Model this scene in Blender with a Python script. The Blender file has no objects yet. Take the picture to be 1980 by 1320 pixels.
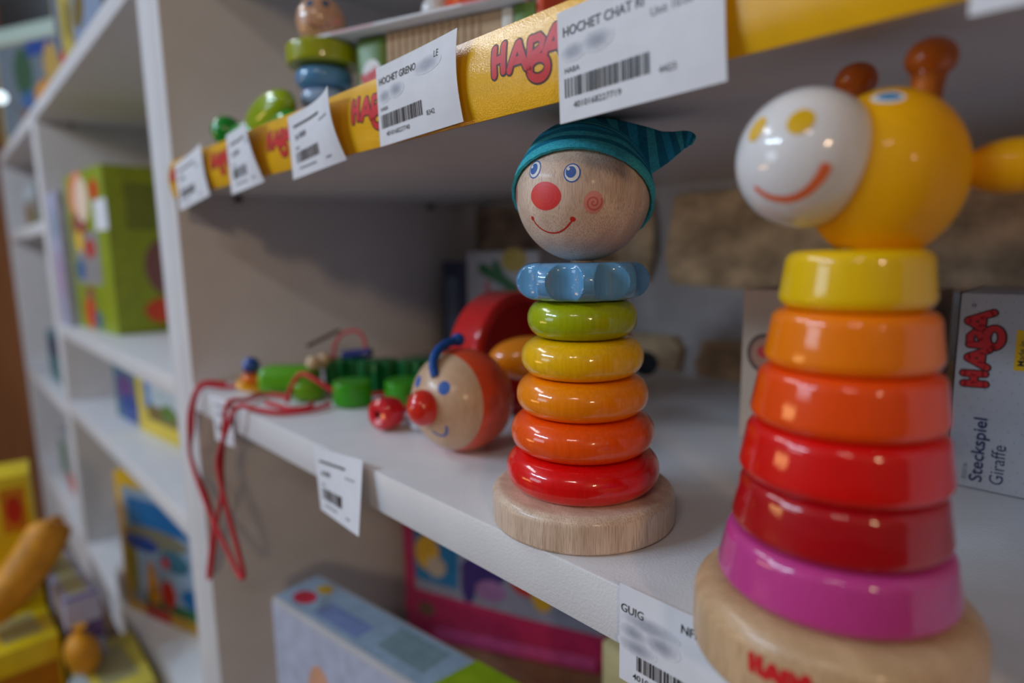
import bpy, bmesh, math, random
from mathutils import Vector, Matrix
random.seed(7)
SC = bpy.context.scene
COL = SC.collection
# ------------------------------------------------------------------ camera
cam_d = bpy.data.cameras.new('camera'); cam = bpy.data.objects.new('camera', cam_d); COL.objects.link(cam)
cam_d.sensor_width = 36.0; cam_d.sensor_fit = 'HORIZONTAL'; cam_d.lens = 21.874
cam_d.clip_start = 0.01; cam_d.clip_end = 50
cam.matrix_world = Matrix(((0.681849, -0.093354, 0.725512, 0), (0.731274, 0.111254, -0.672949, 0), (-0.017893, 0.989398, 0.144126, 0), (0, 0, 0, 1)))
cam_d.dof.use_dof = True; cam_d.dof.focus_distance = 0.271; cam_d.dof.aperture_fstop = 3.3; cam_d.dof.aperture_blades = 9
SC.camera = cam
SC.view_settings.view_transform = 'Standard'; SC.view_settings.look = 'None'
SC.view_settings.gamma = 1.0; SC.view_settings.use_curve_mapping = False
SC.view_settings.exposure = 0.04
# ------------------------------------------------------------------ world, lamps of the shop and an added front fill
W = bpy.data.worlds.new('world'); SC.world = W; W.use_nodes = True
W.node_tree.nodes['Background'].inputs[0].default_value = (0.68, 0.55, 0.48, 1)
W.node_tree.nodes['Background'].inputs[1].default_value = 0.105

def area(name, loc, target, sx, sy, power, color):
    d = bpy.data.lights.new(name, 'AREA'); d.shape = 'RECTANGLE'; d.size = sx; d.size_y = sy; d.energy = power; d.color = color
    o = bpy.data.objects.new(name, d); COL.objects.link(o); o.location = loc
    o.rotation_euler = (Vector(target) - Vector(loc)).to_track_quat('-Z', 'Y').to_euler()
    return o
area('tube_light_left', (-1.45, -1.85, 1.16), (-0.25, 0.25, -0.05), 1.20, 0.13, 29, (0.60, 0.79, 1.0))
area('front_fill_light', (-1.9, -2.7, 0.30), (-0.3, 0.2, 0.0), 1.1, 0.7, 11, (0.66, 0.82, 1.0))  # added low cool fill that brightens the shelf fronts, not a known window
area('tube_light_right', (0.75, -1.90, 1.62), (-0.3, 0.25, -0.05), 0.70, 0.08, 7.0, (1.0, 0.88, 0.74))
area('spot_light', (1.70, -0.98, 0.62), (-0.4, 0.3, -0.05), 0.14, 0.14, 6.5, (1.0, 0.70, 0.42))
area('display_light', (-2.35, -1.85, -0.42), (-0.25, 0.2, 0.05), 0.9, 0.26, 5.5, (1.0, 0.58, 0.22))
area('tube_light_far', (-3.6, -1.5, 3.05), (-0.2, 0.18, 0.08), 2.2, 0.50, 42, (0.86, 0.93, 1.0))

# ------------------------------------------------------------------ helpers
ZL = -0.1328      # top of the shelf that carries the toys
YF = 0.1874       # front edge of the shelves
T = 0.0255
XR, XL = -0.6904, -0.7639
YB = 0.585
ZU0, ZU = 0.0625, 0.0880   # upper shelf board

def srgb(h):
    if isinstance(h, str):
        c = [int(h[i:i+2], 16)/255 for i in (0, 2, 4)]
    else:
        c = [v/255 for v in h]
    return tuple(v/12.92 if v <= 0.04045 else ((v+0.055)/1.055)**2.4 for v in c)

MATS = {}
def mat(name, color, rough=0.5, coat=0.0, coat_rough=0.08, var=0.06, scale=(40, 40, 40), spec=0.5, bump=0.0, bump_scale=400, noise_detail=3, metallic=0.0, color2=None):
    if name in MATS: return MATS[name]
    m = bpy.data.materials.new(name); m.use_nodes = True
    nt = m.node_tree; b = nt.nodes['Principled BSDF']
    c = srgb(color)
    tc = nt.nodes.new('ShaderNodeTexCoord'); mp = nt.nodes.new('ShaderNodeMapping'); mp.inputs['Scale'].default_value = scale
    nz = nt.nodes.new('ShaderNodeTexNoise'); nz.inputs['Scale'].default_value = 1.0; nz.inputs['Detail'].default_value = noise_detail
    nt.links.new(tc.outputs['Object'], mp.inputs[0]); nt.links.new(mp.outputs[0], nz.inputs['Vector'])
    rp = nt.nodes.new('ShaderNodeValToRGB')
    c2 = srgb(color2) if color2 else tuple(v*(1-2*var) for v in c)
    rp.color_ramp.elements[0].color = (*c2, 1); rp.color_ramp.elements[0].position = 0.35
    rp.color_ramp.elements[1].color = (*[min(1, v*(1+(0 if color2 else var))) for v in c], 1); rp.color_ramp.elements[1].position = 0.65
    nt.links.new(nz.outputs['Fac'], rp.inputs[0]); nt.links.new(rp.outputs[0], b.inputs['Base Color'])
    b.inputs['Roughness'].default_value = rough; b.inputs['Metallic'].default_value = metallic
    b.inputs['Specular IOR Level'].default_value = spec
    b.inputs['Coat Weight'].default_value = coat; b.inputs['Coat Roughness'].default_value = coat_rough
    if bump > 0:
        n2 = nt.nodes.new('ShaderNodeTexNoise'); n2.inputs['Scale'].default_value = bump_scale; n2.inputs['Detail'].default_value = 2
        nt.links.new(tc.outputs['Object'], n2.inputs['Vector'])
        bp = nt.nodes.new('ShaderNodeBump'); bp.inputs['Strength'].default_value = bump; bp.inputs['Distance'].default_value = 0.001
        nt.links.new(n2.outputs['Fac'], bp.inputs['Height']); nt.links.new(bp.outputs[0], b.inputs['Normal'])
        if coat > 0: nt.links.new(bp.outputs[0], b.inputs['Coat Normal'])
    MATS[name] = m
    return m

def lacquer(name, color, var=0.05, rough=0.32, coat=1.0):
    return mat('lacquer_'+name, color, rough=rough, coat=coat, coat_rough=0.05, var=var, scale=(700, 700, 60), noise_detail=4, bump=0.035, bump_scale=900, spec=0.2)

def ink(name, color, rough=0.45): return mat('ink_'+name, color, rough=rough, var=0.03, scale=(300, 300, 300))

def wood(name, light, dark, rough=0.42, coat=0.25):
    # turned beech: short dark pores along the grain over faint growth rings
    if name in MATS: return MATS[name]
    m = bpy.data.materials.new(name); m.use_nodes = True; nt = m.node_tree; b = nt.nodes['Principled BSDF']
    tc = nt.nodes.new('ShaderNodeTexCoord')
    def noise(scale, detail):
        mp = nt.nodes.new('ShaderNodeMapping'); mp.inputs['Scale'].default_value = scale
        n = nt.nodes.new('ShaderNodeTexNoise'); n.inputs['Scale'].default_value = 1; n.inputs['Detail'].default_value = detail
        nt.links.new(tc.outputs['Object'], mp.inputs[0]); nt.links.new(mp.outputs[0], n.inputs['Vector']); return n
    big = noise((60, 140, 12), 3); pores = noise((2300, 2300, 95), 2)
    r1 = nt.nodes.new('ShaderNodeValToRGB')
    a, d = srgb(light), srgb(dark)
    r1.color_ramp.elements[0].position = 0.36; r1.color_ramp.elements[0].color = (*[0.55*x+0.45*y for x, y in zip(a, d)], 1)
    r1.color_ramp.elements[1].position = 0.62; r1.color_ramp.elements[1].color = (*a, 1)
    r2 = nt.nodes.new('ShaderNodeValToRGB')
    r2.color_ramp.elements[0].position = 0.36; r2.color_ramp.elements[0].color = (1, 1, 1, 1)
    r2.color_ramp.elements[1].position = 0.52; r2.color_ramp.elements[1].color = (0, 0, 0, 1)
    mx = nt.nodes.new('ShaderNodeMix'); mx.data_type = 'RGBA'
    mx.inputs[7].default_value = (*d, 1)
    nt.links.new(big.outputs['Fac'], r1.inputs[0]); nt.links.new(pores.outputs['Fac'], r2.inputs[0])
    ml = nt.nodes.new('ShaderNodeMath'); ml.operation = 'MULTIPLY'; ml.inputs[1].default_value = 0.62
    nt.links.new(r2.outputs[0], ml.inputs[0]); nt.links.new(ml.outputs[0], mx.inputs[0])
    nt.links.new(r1.outputs[0], mx.inputs[6]); nt.links.new(mx.outputs[2], b.inputs['Base Color'])
    bp = nt.nodes.new('ShaderNodeBump'); bp.inputs['Strength'].default_value = 0.12; bp.inputs['Distance'].default_value = 0.0006
    nt.links.new(pores.outputs['Fac'], bp.inputs['Height']); nt.links.new(bp.outputs[0], b.inputs['Normal'])
    b.inputs['Roughness'].default_value = rough; b.inputs['Coat Weight'].default_value = coat; b.inputs['Coat Roughness'].default_value = 0.15
    MATS[name] = m; return m

# ---- things, parts and structure
def thing(name, label, cat, loc=(0, 0, 0), rotz=0.0, group=None):
    o = bpy.data.objects.new(name, None); COL.objects.link(o); o.empty_display_size = 0.02
    lift = 0.0 if name in ('shelving_unit', 'shelf_strip', 'price_tag') else 0.0004
    o.location = (loc[0], loc[1], loc[2]+lift); o.rotation_euler = (0, 0, rotz)
    o['label'] = label; o['category'] = cat
    if group: o['group'] = group
    return o

def add_mesh(name, bm, mats, parent=None, smooth=True, label=None):
    me = bpy.data.meshes.new(name)
    bmesh.ops.recalc_face_normals(bm, faces=bm.faces[:]) if getattr(bm, 'recalc', True) else None
    bm.to_mesh(me); bm.free()
    for m in (mats if isinstance(mats, (list, tuple)) else [mats]): me.materials.append(m)
    if smooth:
        for p in me.polygons: p.use_smooth = True
        me.set_sharp_from_angle(angle=math.radians(38))
    o = bpy.data.objects.new(name, me); COL.objects.link(o)
    if parent: o.parent = parent
    if label: o['label'] = label
    return o

def raw_mesh(name, verts, faces, mats, parent=None, mi=None, smooth=True, label=None):
    me = bpy.data.meshes.new(name); me.from_pydata([tuple(v) for v in verts], [], faces); me.update()
    for m in (mats if isinstance(mats, (list, tuple)) else [mats]): me.materials.append(m)
    if mi: me.polygons.foreach_set('material_index', mi)
    if smooth:
        for p in me.polygons: p.use_smooth = True
        me.set_sharp_from_angle(angle=math.radians(38))
    o = bpy.data.objects.new(name, me); COL.objects.link(o)
    if parent: o.parent = parent
    if label: o['label'] = label
    return o

def structure(o, label=None, cat=None):
    o['kind'] = 'structure'
    if label: o['label'] = label
    if cat: o['category'] = cat
    return o

def box_bm(x0, x1, y0, y1, z0, z1, bev=0.0, seg=2, bm=None):
    bm2 = bmesh.new()
    vs = [bm2.verts.new((x, y, z)) for z in (z0, z1) for y in (y0, y1) for x in (x0, x1)]
    for f in ((0, 2, 3, 1), (4, 5, 7, 6), (0, 1, 5, 4), (2, 6, 7, 3), (0, 4, 6, 2), (1, 3, 7, 5)): bm2.faces.new([vs[i] for i in f])
    if bev > 0: bmesh.ops.bevel(bm2, geom=bm2.edges[:], offset=bev, segments=seg, affect='EDGES', profile=0.5)
    if bm is None: return bm2
    me = bpy.data.meshes.new('tmp'); bm2.to_mesh(me); bm2.free(); bm.from_mesh(me); bpy.data.meshes.remove(me); return bm

def lathe_bm(prof, seg=96, mtx=None, rfun=None):
    bm = bmesh.new(); rings = []
    for r, z in prof:
        if r < 1e-7: rings.append([bm.verts.new((0, 0, z))]); continue
        ring = []
        for i in range(seg):
            a = 2*math.pi*i/seg
            rr = rfun(r, z, a) if rfun else r
            ring.append(bm.verts.new((rr*math.cos(a), rr*math.sin(a), z)))
        rings.append(ring)
    for A, B in zip(rings, rings[1:]):
        for i in range(seg):
            j = (i+1) % seg
            if len(A) == 1 and len(B) == 1: continue
            if len(A) == 1: bm.faces.new((A[0], B[j], B[i]))
            elif len(B) == 1: bm.faces.new((A[i], A[j], B[0]))
            else: bm.faces.new((A[i], A[j], B[j], B[i]))
    if mtx: bmesh.ops.transform(bm, matrix=mtx, verts=bm.verts[:])
    return bm

def ring_prof(R, h, edge, z0=0.0, n=10, rin=0.006, top=None):
    # a turned ring: flat top and bottom, side rounded with radius `edge`; `top` = radius at the top (conical ring)
    top = R if top is None else top
    p = [(rin, z0)]
    for i in range(n+1):
        a = -math.pi/2 + (math.pi/2)*i/n
        p.append((R-edge+edge*math.cos(a), z0+edge+edge*math.sin(a)))
    for i in range(n+1):
        a = (math.pi/2)*i/n
        p.append((top-edge+edge*math.cos(a), z0+h-edge+edge*math.sin(a)))
    p.append((rin, z0+h)); p.append((rin, z0)); return p

def sphere_bm(R, loc=(0, 0, 0), u=48, v=24, sc=(1, 1, 1), rot=None):
    bm = bmesh.new(); bmesh.ops.create_uvsphere(bm, u_segments=u, v_segments=v, radius=R)
    m = Matrix.Diagonal((*sc, 1))
    if rot is not None: m = rot.to_4x4() @ m
    bmesh.ops.transform(bm, matrix=Matrix.Translation(loc) @ m, verts=bm.verts[:]); return bm

def spline(pts, n=12):
    P = [Vector(p) for p in pts]; P = [2*P[0]-P[1]] + P + [2*P[-1]-P[-2]]; out = []
    for i in range(1, len(P)-2):
        for k in range(n):
            t = k/n; a, b, c, d = P[i-1:i+3]
            out.append(0.5*((2*b)+(c-a)*t+(2*a-5*b+4*c-d)*t*t+(-a+3*b-3*c+d)*t**3))
    out.append(P[-2]); return out

def tube_bm(pts, rad, seg=12, n=12, bm=None, smooth_pts=True):
    path = spline(pts, n) if smooth_pts else [Vector(p) for p in pts]
    bm = bm or bmesh.new(); N = len(path)
    rf = rad if callable(rad) else (lambda t: rad)
    up = Vector((0.13, 0.31, 0.94)); prev = None; rings = []
    for i, p in enumerate(path):
        d = (path[min(i+1, N-1)]-path[max(i-1, 0)]).normalized()
        s = d.cross(up if prev is None else prev); 
        if s.length < 1e-4: s = d.cross(Vector((1, 0, 0.2)))
        s.normalize(); w = s.cross(d).normalized(); prev = w
        r = rf(i/(N-1))
        rings.append([bm.verts.new(p+r*(math.cos(2*math.pi*k/seg)*s+math.sin(2*math.pi*k/seg)*w)) for k in range(seg)])
    for A, B in zip(rings, rings[1:]):
        for k in range(seg): bm.faces.new((A[k], A[(k+1) % seg], B[(k+1) % seg], B[k]))
    bm.faces.new(rings[0][::-1]); bm.faces.new(rings[-1]); return bm

# ---- flat print: 2-D shapes collected, then laid on a surface map f(u, v, height)
class Print:
    def __init__(self): self.v = []; self.f = []; self.mi = []; self.mats = []
    def m(self, material):
        if material not in self.mats: self.mats.append(material)
        return self.mats.index(material)
    def poly(self, pts, material, h=0.0):
        i = len(self.v); self.v += [(x, y, h) for x, y in pts]; self.f.append(list(range(i, i+len(pts)))); self.mi.append(self.m(material))
    def quad_grid(self, x0, y0, x1, y1, material, h=0.0, nx=1, ny=1, rot=0.0):
        cx, cy = (x0+x1)/2, (y0+y1)/2; c, s = math.cos(rot), math.sin(rot)
        R = lambda x, y: (cx+(x-cx)*c-(y-cy)*s, cy+(x-cx)*s+(y-cy)*c)
        for a in range(nx):
            for b in range(ny):
                xa, xb = x0+(x1-x0)*a/nx, x0+(x1-x0)*(a+1)/nx; ya, yb = y0+(y1-y0)*b/ny, y0+(y1-y0)*(b+1)/ny
                self.poly([R(xa, ya), R(xb, ya), R(xb, yb), R(xa, yb)], material, h)
    def disc(self, cx, cy, rx, ry, material, h=0.0, n=28, rot=0.0, rings=1, inner=0.0):
        c, s = math.cos(rot), math.sin(rot)
        P = lambda q, a: (cx+q*(rx*math.cos(a)*c-ry*math.sin(a)*s), cy+q*(rx*math.cos(a)*s+ry*math.sin(a)*c))
        for k in range(rings):
            q0 = inner+(1-inner)*k/rings; q1 = inner+(1-inner)*(k+1)/rings
            for i in range(n):
                a, b = 2*math.pi*i/n, 2*math.pi*(i+1)/n
                if q0 < 1e-6: self.poly([P(0, 0), P(q1, a), P(q1, b)], material, h)
                else: self.poly([P(q0, a), P(q1, a), P(q1, b), P(q0, b)], material, h)
    def stroke(self, pts, w, material, h=0.0, caps=True, sub=1):
        w = w if callable(w) else (lambda t, w=w: w)
        P = []
        for a, b in zip(pts, pts[1:]):
            for k in range(sub): P.append((a[0]+(b[0]-a[0])*k/sub, a[1]+(b[1]-a[1])*k/sub))
        P.append(pts[-1]); N = len(P); L = []
        for i, p in enumerate(P):
            d = Vector((P[min(i+1, N-1)][0]-P[max(i-1, 0)][0], P[min(i+1, N-1)][1]-P[max(i-1, 0)][1])).normalized()
            r = w(i/(N-1))/2; L.append(((p[0]-d.y*r, p[1]+d.x*r), (p[0]+d.y*r, p[1]-d.x*r)))
        for A, B in zip(L, L[1:]): self.poly([A[1], B[1], B[0], A[0]], material, h)
        if caps:
            self.disc(P[0][0], P[0][1], w(0)/2, w(0)/2, material, h, 16); self.disc(P[-1][0], P[-1][1], w(1)/2, w(1)/2, material, h, 16)
    def text(self, s, x, y, size, material, h=0.0, bold=0.0, sx=1.0, rot=0.0, align='LEFT'):
        cu = bpy.data.curves.new('tmp_text', 'FONT'); cu.body = s; cu.size = size; cu.offset = bold*size; cu.resolution_u = 3; cu.align_x = align
        o = bpy.data.objects.new('tmp_text', cu); COL.objects.link(o)
        dg = bpy.context.evaluated_depsgraph_get(); me = o.evaluated_get(dg).to_mesh()
        i = len(self.v); c, q = math.cos(rot), math.sin(rot)
        for v in me.vertices:
            a, b = v.co.x*sx, v.co.y; self.v.append((x+a*c-b*q, y+a*q+b*c, h))
        k = self.m(material)
        for p in me.polygons: self.f.append([i+j for j in p.vertices]); self.mi.append(k)
        o.evaluated_get(dg).to_mesh_clear(); bpy.data.objects.remove(o); bpy.data.curves.remove(cu)
    def logo(self, x, y, sx, sy, red, dark, h=0.0, rot=0.0, dh=0.00008):
        # the toy maker's bouncing four letters H A B A, red with a dark outline
        c, s = math.cos(rot), math.sin(rot)
        def M(p): return (x+p[0]*sx*c-p[1]*sy*s, y+p[0]*sx*s+p[1]*sy*c)
        circ = [(1.93+0.36*math.cos(a), -0.2+0.33*math.sin(a)) for a in [math.pi*0.98-2*math.pi*i/22 for i in range(23)]]
        bow = [(1.66, 0.82), (1.95, 0.84), (2.1, 0.68), (2.04, 0.44), (1.8, 0.3)]
        S = [[(0.1, 0.02), (0.07, 0.95)], [(0.5, 0.08), (0.47, 1.0)], [(0.1, 0.5), (0.48, 0.55)],
             [(0.76, 0.02), (1.08, 0.86)], [(1.12, 0.86), (1.46, -0.02)], [(0.9, 0.28), (1.34, 0.28)],
             [(1.62, 0.84), (1.6, -0.2)], bow, circ,
             [(2.2, 0.22), (2.52, 0.98)], [(2.55, 0.98), (2.88, -0.08)], [(2.32, 0.38), (2.72, 0.36)]]
        k = (sx+sy)/2
        for i, st in enumerate(S): self.stroke([M(p) for p in st], 0.37*k, dark, h+i*1e-6, sub=8 if len(st) == 2 else 1)
        for i, st in enumerate(S): self.stroke([M(p) for p in st], 0.25*k, red, h+dh+i*1e-6, sub=8 if len(st) == 2 else 1)
    def build(self, name, f, parent, label=None):
        return raw_mesh(name, [f(*p) for p in self.v], self.f, self.mats, parent, self.mi, smooth=False, label=label)

PAPER = mat('paper_white', (226, 228, 236), rough=0.6, var=0.02, scale=(80, 80, 80), spec=0.3)
BLACK = ink('black', (38, 38, 44)); GREY_INK = ink('grey', (120, 122, 132))
RED = ink('red', (214, 34, 40)); DARK = ink('dark_outline', (70, 22, 18))
MELAMINE = mat('white_melamine', (222, 222, 226), rough=0.38, var=0.015, scale=(30, 30, 30), spec=0.4, bump=0.22, bump_scale=900)
CARD_EDGE = mat('card_grey', (160, 150, 135), rough=0.7)

# ------------------------------------------------------------------ setting
flo = add_mesh('floor', box_bm(-4.2, 2.6, -3.2, YB+0.02, -0.90, -0.85), mat('floor_wood', (96, 70, 52), rough=0.4, var=0.12, scale=(2, 14, 2)), smooth=False); structure(flo)
wall = add_mesh('wall_back', box_bm(-4.2, 2.6, YB+0.012, YB+0.10, -0.85, 1.7), mat('lime_mortar', (216, 218, 222), rough=0.95, var=0.12, scale=(14, 14, 14), bump=0.8, bump_scale=60), smooth=False); structure(wall)
stone_m = [mat('rubble_stone_%d' % i, c, rough=0.92, var=0.22, scale=(26, 26, 40), bump=1.0, bump_scale=90) for i, c in enumerate([(232, 200, 164), (222, 196, 168), (236, 208, 168), (214, 190, 168)])]
def stone_bm(w, d, h):
    bm = bmesh.new(); bmesh.ops.create_cube(bm, size=1.0)
    bmesh.ops.subdivide_edges(bm, edges=bm.edges[:], cuts=2, use_grid_fill=True)
    for v in bm.verts:
        x, y, z = v.co*2; k = 1-0.10*(abs(x)**2+abs(z)**2)/2
        v.co = Vector((x/2*w*k*random.uniform(0.9, 1.03), y/2*d*random.uniform(0.8, 1.25), z/2*h*k*random.uniform(0.88, 1.03)))
    return bm
for z, h in ((-0.70, 0.13), (-0.56, 0.12), (-0.43, 0.13), (-0.29, 0.14), (-0.142, 0.052), (-0.048, 0.115), (0.072, 0.12), (0.20, 0.12), (0.325, 0.11)):
    x = -1.62 + random.uniform(0, 0.08)
    while x < 0.10:
        w = random.uniform(0.14, 0.30)
        o = add_mesh('stone', stone_bm(w-0.008, 0.020, h-0.008), random.choice(stone_m), wall); o.location = (x+w/2, YB+0.013, z+h/2)
        x += w
# brown timber end wall beyond the far bay
structure(add_mesh('wall_left', box_bm(-2.52, -2.42, -0.25, YB, -0.85, 1.7), mat('brown_timber', (146, 90, 48), rough=0.5, var=0.14, scale=(20, 20, 2)), smooth=False))

# ------------------------------------------------------------------ shelving: three bays side by side
def board(parent, x0, x1, ztop, name='shelf_board', t=T):
    return add_mesh(name, box_bm(x0, x1, YF, YB-0.028, ztop-t, ztop, 0.0012, 2), MELAMINE, parent)
def bay(label, x0, x1, tops, loc_z=-0.85, pt=0.0362, top=1.05, cover=False):
    r = thing('shelving_unit', label, 'shelves', ((x0+x1)/2, YF, loc_z), 0, 'white shelving bays along the stone wall')
    inv = Matrix.Translation((-(x0+x1)/2, -YF, -loc_z))
    ps = [add_mesh('side_panel', box_bm(a, a+pt, YF, YB-0.008, loc_z, top, 0.0012, 2), MELAMINE, r) for a in (x0, x1-pt)]
    bs = [board(r, x0+pt, x1-pt, zt) if not (cover and zt == tops[-1]) else board(r, x0, x1, zt) for zt in tops]
    bs.append(add_mesh('plinth', box_bm(x0+pt, x1-pt, YF+0.03, YF+0.048, loc_z, tops[0]-T, 0.001, 1), MELAMINE, r))
    pins = []
    pm = mat('shelf_pin_steel', (52, 48, 46), rough=0.4, metallic=0.6)
    for zt in tops:
        for (xx, s) in ((x0+pt, 1), (x1-pt, -1)):
            for yy in (YF+0.06, YB-0.09):
                b = lathe_bm([(0, 0), (0.0032, 0), (0.0032, 0.007), (0.0022, 0.008), (0, 0.008)], 12, Matrix.Translation((xx, yy, zt-T-0.0034)) @ Matrix.Rotation(s*math.pi/2, 4, 'Y'))
                pins.append(add_mesh('shelf_pin', b, pm, r))
    for o in ps+bs+pins: o.matrix_parent_inverse = inv
    return r
near = bay('near white shelving bay holding the stacking toys and the clown pull toy', XR-0.0362, 0.0675, (-0.62, ZL, ZU, 0.3155))
mid = bay('middle white shelving bay with the tall green box and the yellow framed game', -1.622, XR-0.0366, (-0.62, -0.30, ZL, 0.300), top=0.300-T, cover=True)
far = bay('far white shelving bay beside the brown timber wall at the left', -2.415, -1.6225, (-0.62, -0.32, 0.080, 0.300), top=0.300-T, cover=True)
# pins seen as dark dots on the inner face of the near panel

# ------------------------------------------------------------------ stacking clown
BX, BY = -0.1963, 0.2285
WOOD = wood('beech', (232, 208, 186), (172, 138, 112))
clown = thing('stacking_clown', 'wooden ring stacking clown wearing a striped teal cap', 'toy', (BX, BY, ZL))
def edge_prof(R, h, e0, e1, n=8):
    p = [(0, 0)]
    p += [(R-e0+e0*math.cos(a), e0+e0*math.sin(a)) for a in [-math.pi/2+math.pi/2*i/n for i in range(n+1)]]
    p += [(R-e1+e1*math.cos(a), h-e1+e1*math.sin(a)) for a in [math.pi/2*i/n for i in range(n+1)]]
    return p+[(0, h)]
add_mesh('base', lathe_bm(edge_prof(0.0453, 0.0172, 0.002, 0.0045), 128), WOOD, clown)
add_mesh('peg', lathe_bm([(0, 0.014), (0.0055, 0.014), (0.0055, 0.131), (0, 0.131)], 24), WOOD, clown)
RH = 0.0185
zz = 0.0169
for nm, c, R in (('red', (234, 10, 14), 0.0378), ('orange', (252, 88, 8), 0.0352), ('amber', (255, 142, 0), 0.0322), ('yellow', (246, 190, 0), 0.0297), ('green', (164, 180, 0), 0.0264)):
    add_mesh('ring', lathe_bm(ring_prof(R, RH-0.0002, 0.0088, zz, 12), 128), lacquer(nm, c), clown, label='%s lacquered ring' % nm)
    zz += RH
# scalloped blue collar
CZ = zz
def collar_r(r, z, a):
    t = (z-CZ-0.0086)/0.0086
    d = 0.0
    for k in range(9):
        da = (a-(math.radians(-49.4+25.5+40*k))+math.pi) % (2*math.pi)-math.pi
        q = 1-(da/0.275)**2-(t/1.15)**2
        if q > 0: d = max(d, 0.0058*q**0.75)
    return r-d*max(0, (r-0.018)/0.0138)
add_mesh('collar', lathe_bm([(0.006, CZ)]+[(0.0232+0.0086*math.cos(a), CZ+0.0086+0.0086*math.sin(a)) for a in [-math.pi/2+math.pi*i/28 for i in range(29)]]+[(0.006, CZ+0.0172), (0.006, CZ)], 360, rfun=collar_r), lacquer('blue', (96, 158, 206), var=0.04), clown, label='scalloped light blue collar')
# head: axes of the turned head (right ear, crown, outward from the face plane)
HR = 0.0312; HC = Vector((0.0006, 0, 0.1580))
hr, hu, hb = Vector((0.7581, 0.6516, -0.0264)), Vector((0.0689, -0.0399, 0.9968)), Vector((0.6485, -0.7575, -0.0752))
head = add_mesh('head', sphere_bm(HR, HC, 96, 48), wood('beech_head', (236, 212, 192), (176, 140, 116), rough=0.5, coat=0.1), clown)
def on_ball(C, R, d, r_ax=None):
    # map a flat print onto the ball around direction d; (u, v) in radians of arc
    d = d.normalized(); ux = Vector((0, 0, 1)).cross(d) if r_ax is None else r_ax-d*(r_ax.dot(d))
    ux.normalize(); vy = d.cross(ux)
    def f(u, v, h):
        n = (d+ux*math.tan(u)+vy*math.tan(v)).normalized(); return C+n*(R+0.00007+h)
    return f
def dirv(x, y, R=1.0): return hr*x+hu*y+hb*math.sqrt(max(0.0, 1-x*x-y*y))
BLUE = ink('eye_blue', (40, 92, 176)); ROSE = ink('rose', (230, 150, 140)); WHITE = ink('white', (232, 228, 224)); MOUTH = ink('mouth_red', (206, 44, 36)); NOSE = ink('nose_red', (226, 56, 56)); ROSE2 = ink('rose_dark', (214, 104, 104))
def eye(x, y):
    p = Print()
    p.disc(0, 0, 0.118, 0.132, BLUE, 0, 36, rings=2); p.disc(0, 0, 0.100, 0.114, WHITE, 0.00004, 36, rings=2)
    p.disc(-0.016, 0.012, 0.072, 0.080, BLUE, 0.00008, 32); p.disc(-0.05, 0.055, 0.020, 0.022, WHITE, 0.00012, 16)
    p.build('eye', on_ball(HC, HR, dirv(x, y), hr), head, 'round blue printed eye')
eye(-0.675, 0.335); eye(-0.15, 0.275)
p = Print(); p.disc(0, 0, 0.255, 0.195, NOSE, 0, 48, rings=4); p.build('nose', on_ball(HC, HR, dirv(-0.525, -0.03), hr), head, 'large red printed nose')
def cheek(x, y):
    p = Print(); p.disc(0, 0, 0.135, 0.155, ROSE, 0, 40, rings=2)
    sp = [(0.0118*t*math.cos(1.25*t+0.6), 0.0118*t*math.sin(1.25*t+0.6)) for t in [i*0.22 for i in range(4, 46)]]
    p.stroke(sp, 0.022, ROSE2, 0.00005); p.build('cheek', on_ball(HC, HR, dirv(x, y), hr), head, 'rose printed cheek spiral')
cheek(0.150, -0.115); cheek(-0.985, 0.0)
p = Print()
md = dirv(-0.43, -0.42)
mpts = [(-0.335, -0.015), (-0.27, -0.075), (-0.17, -0.125), (-0.04, -0.14), (0.10, -0.105), (0.205, -0.025), (0.28, 0.075), (0.315, 0.135)]
mp2 = [tuple(q) for q in [(v.x, v.y) for v in spline([(a, b, 0) for a, b in mpts], 6)]]
p.stroke(mp2, 0.024, MOUTH); p.disc(-0.335, -0.010, 0.03, 0.036, MOUTH, 0.00002, 18); p.disc(0.315, 0.140, 0.04, 0.038, MOUTH, 0.00002, 18)
p.build('mouth', on_ball(HC, HR, md, hr), head, 'thin red printed smile')
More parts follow.
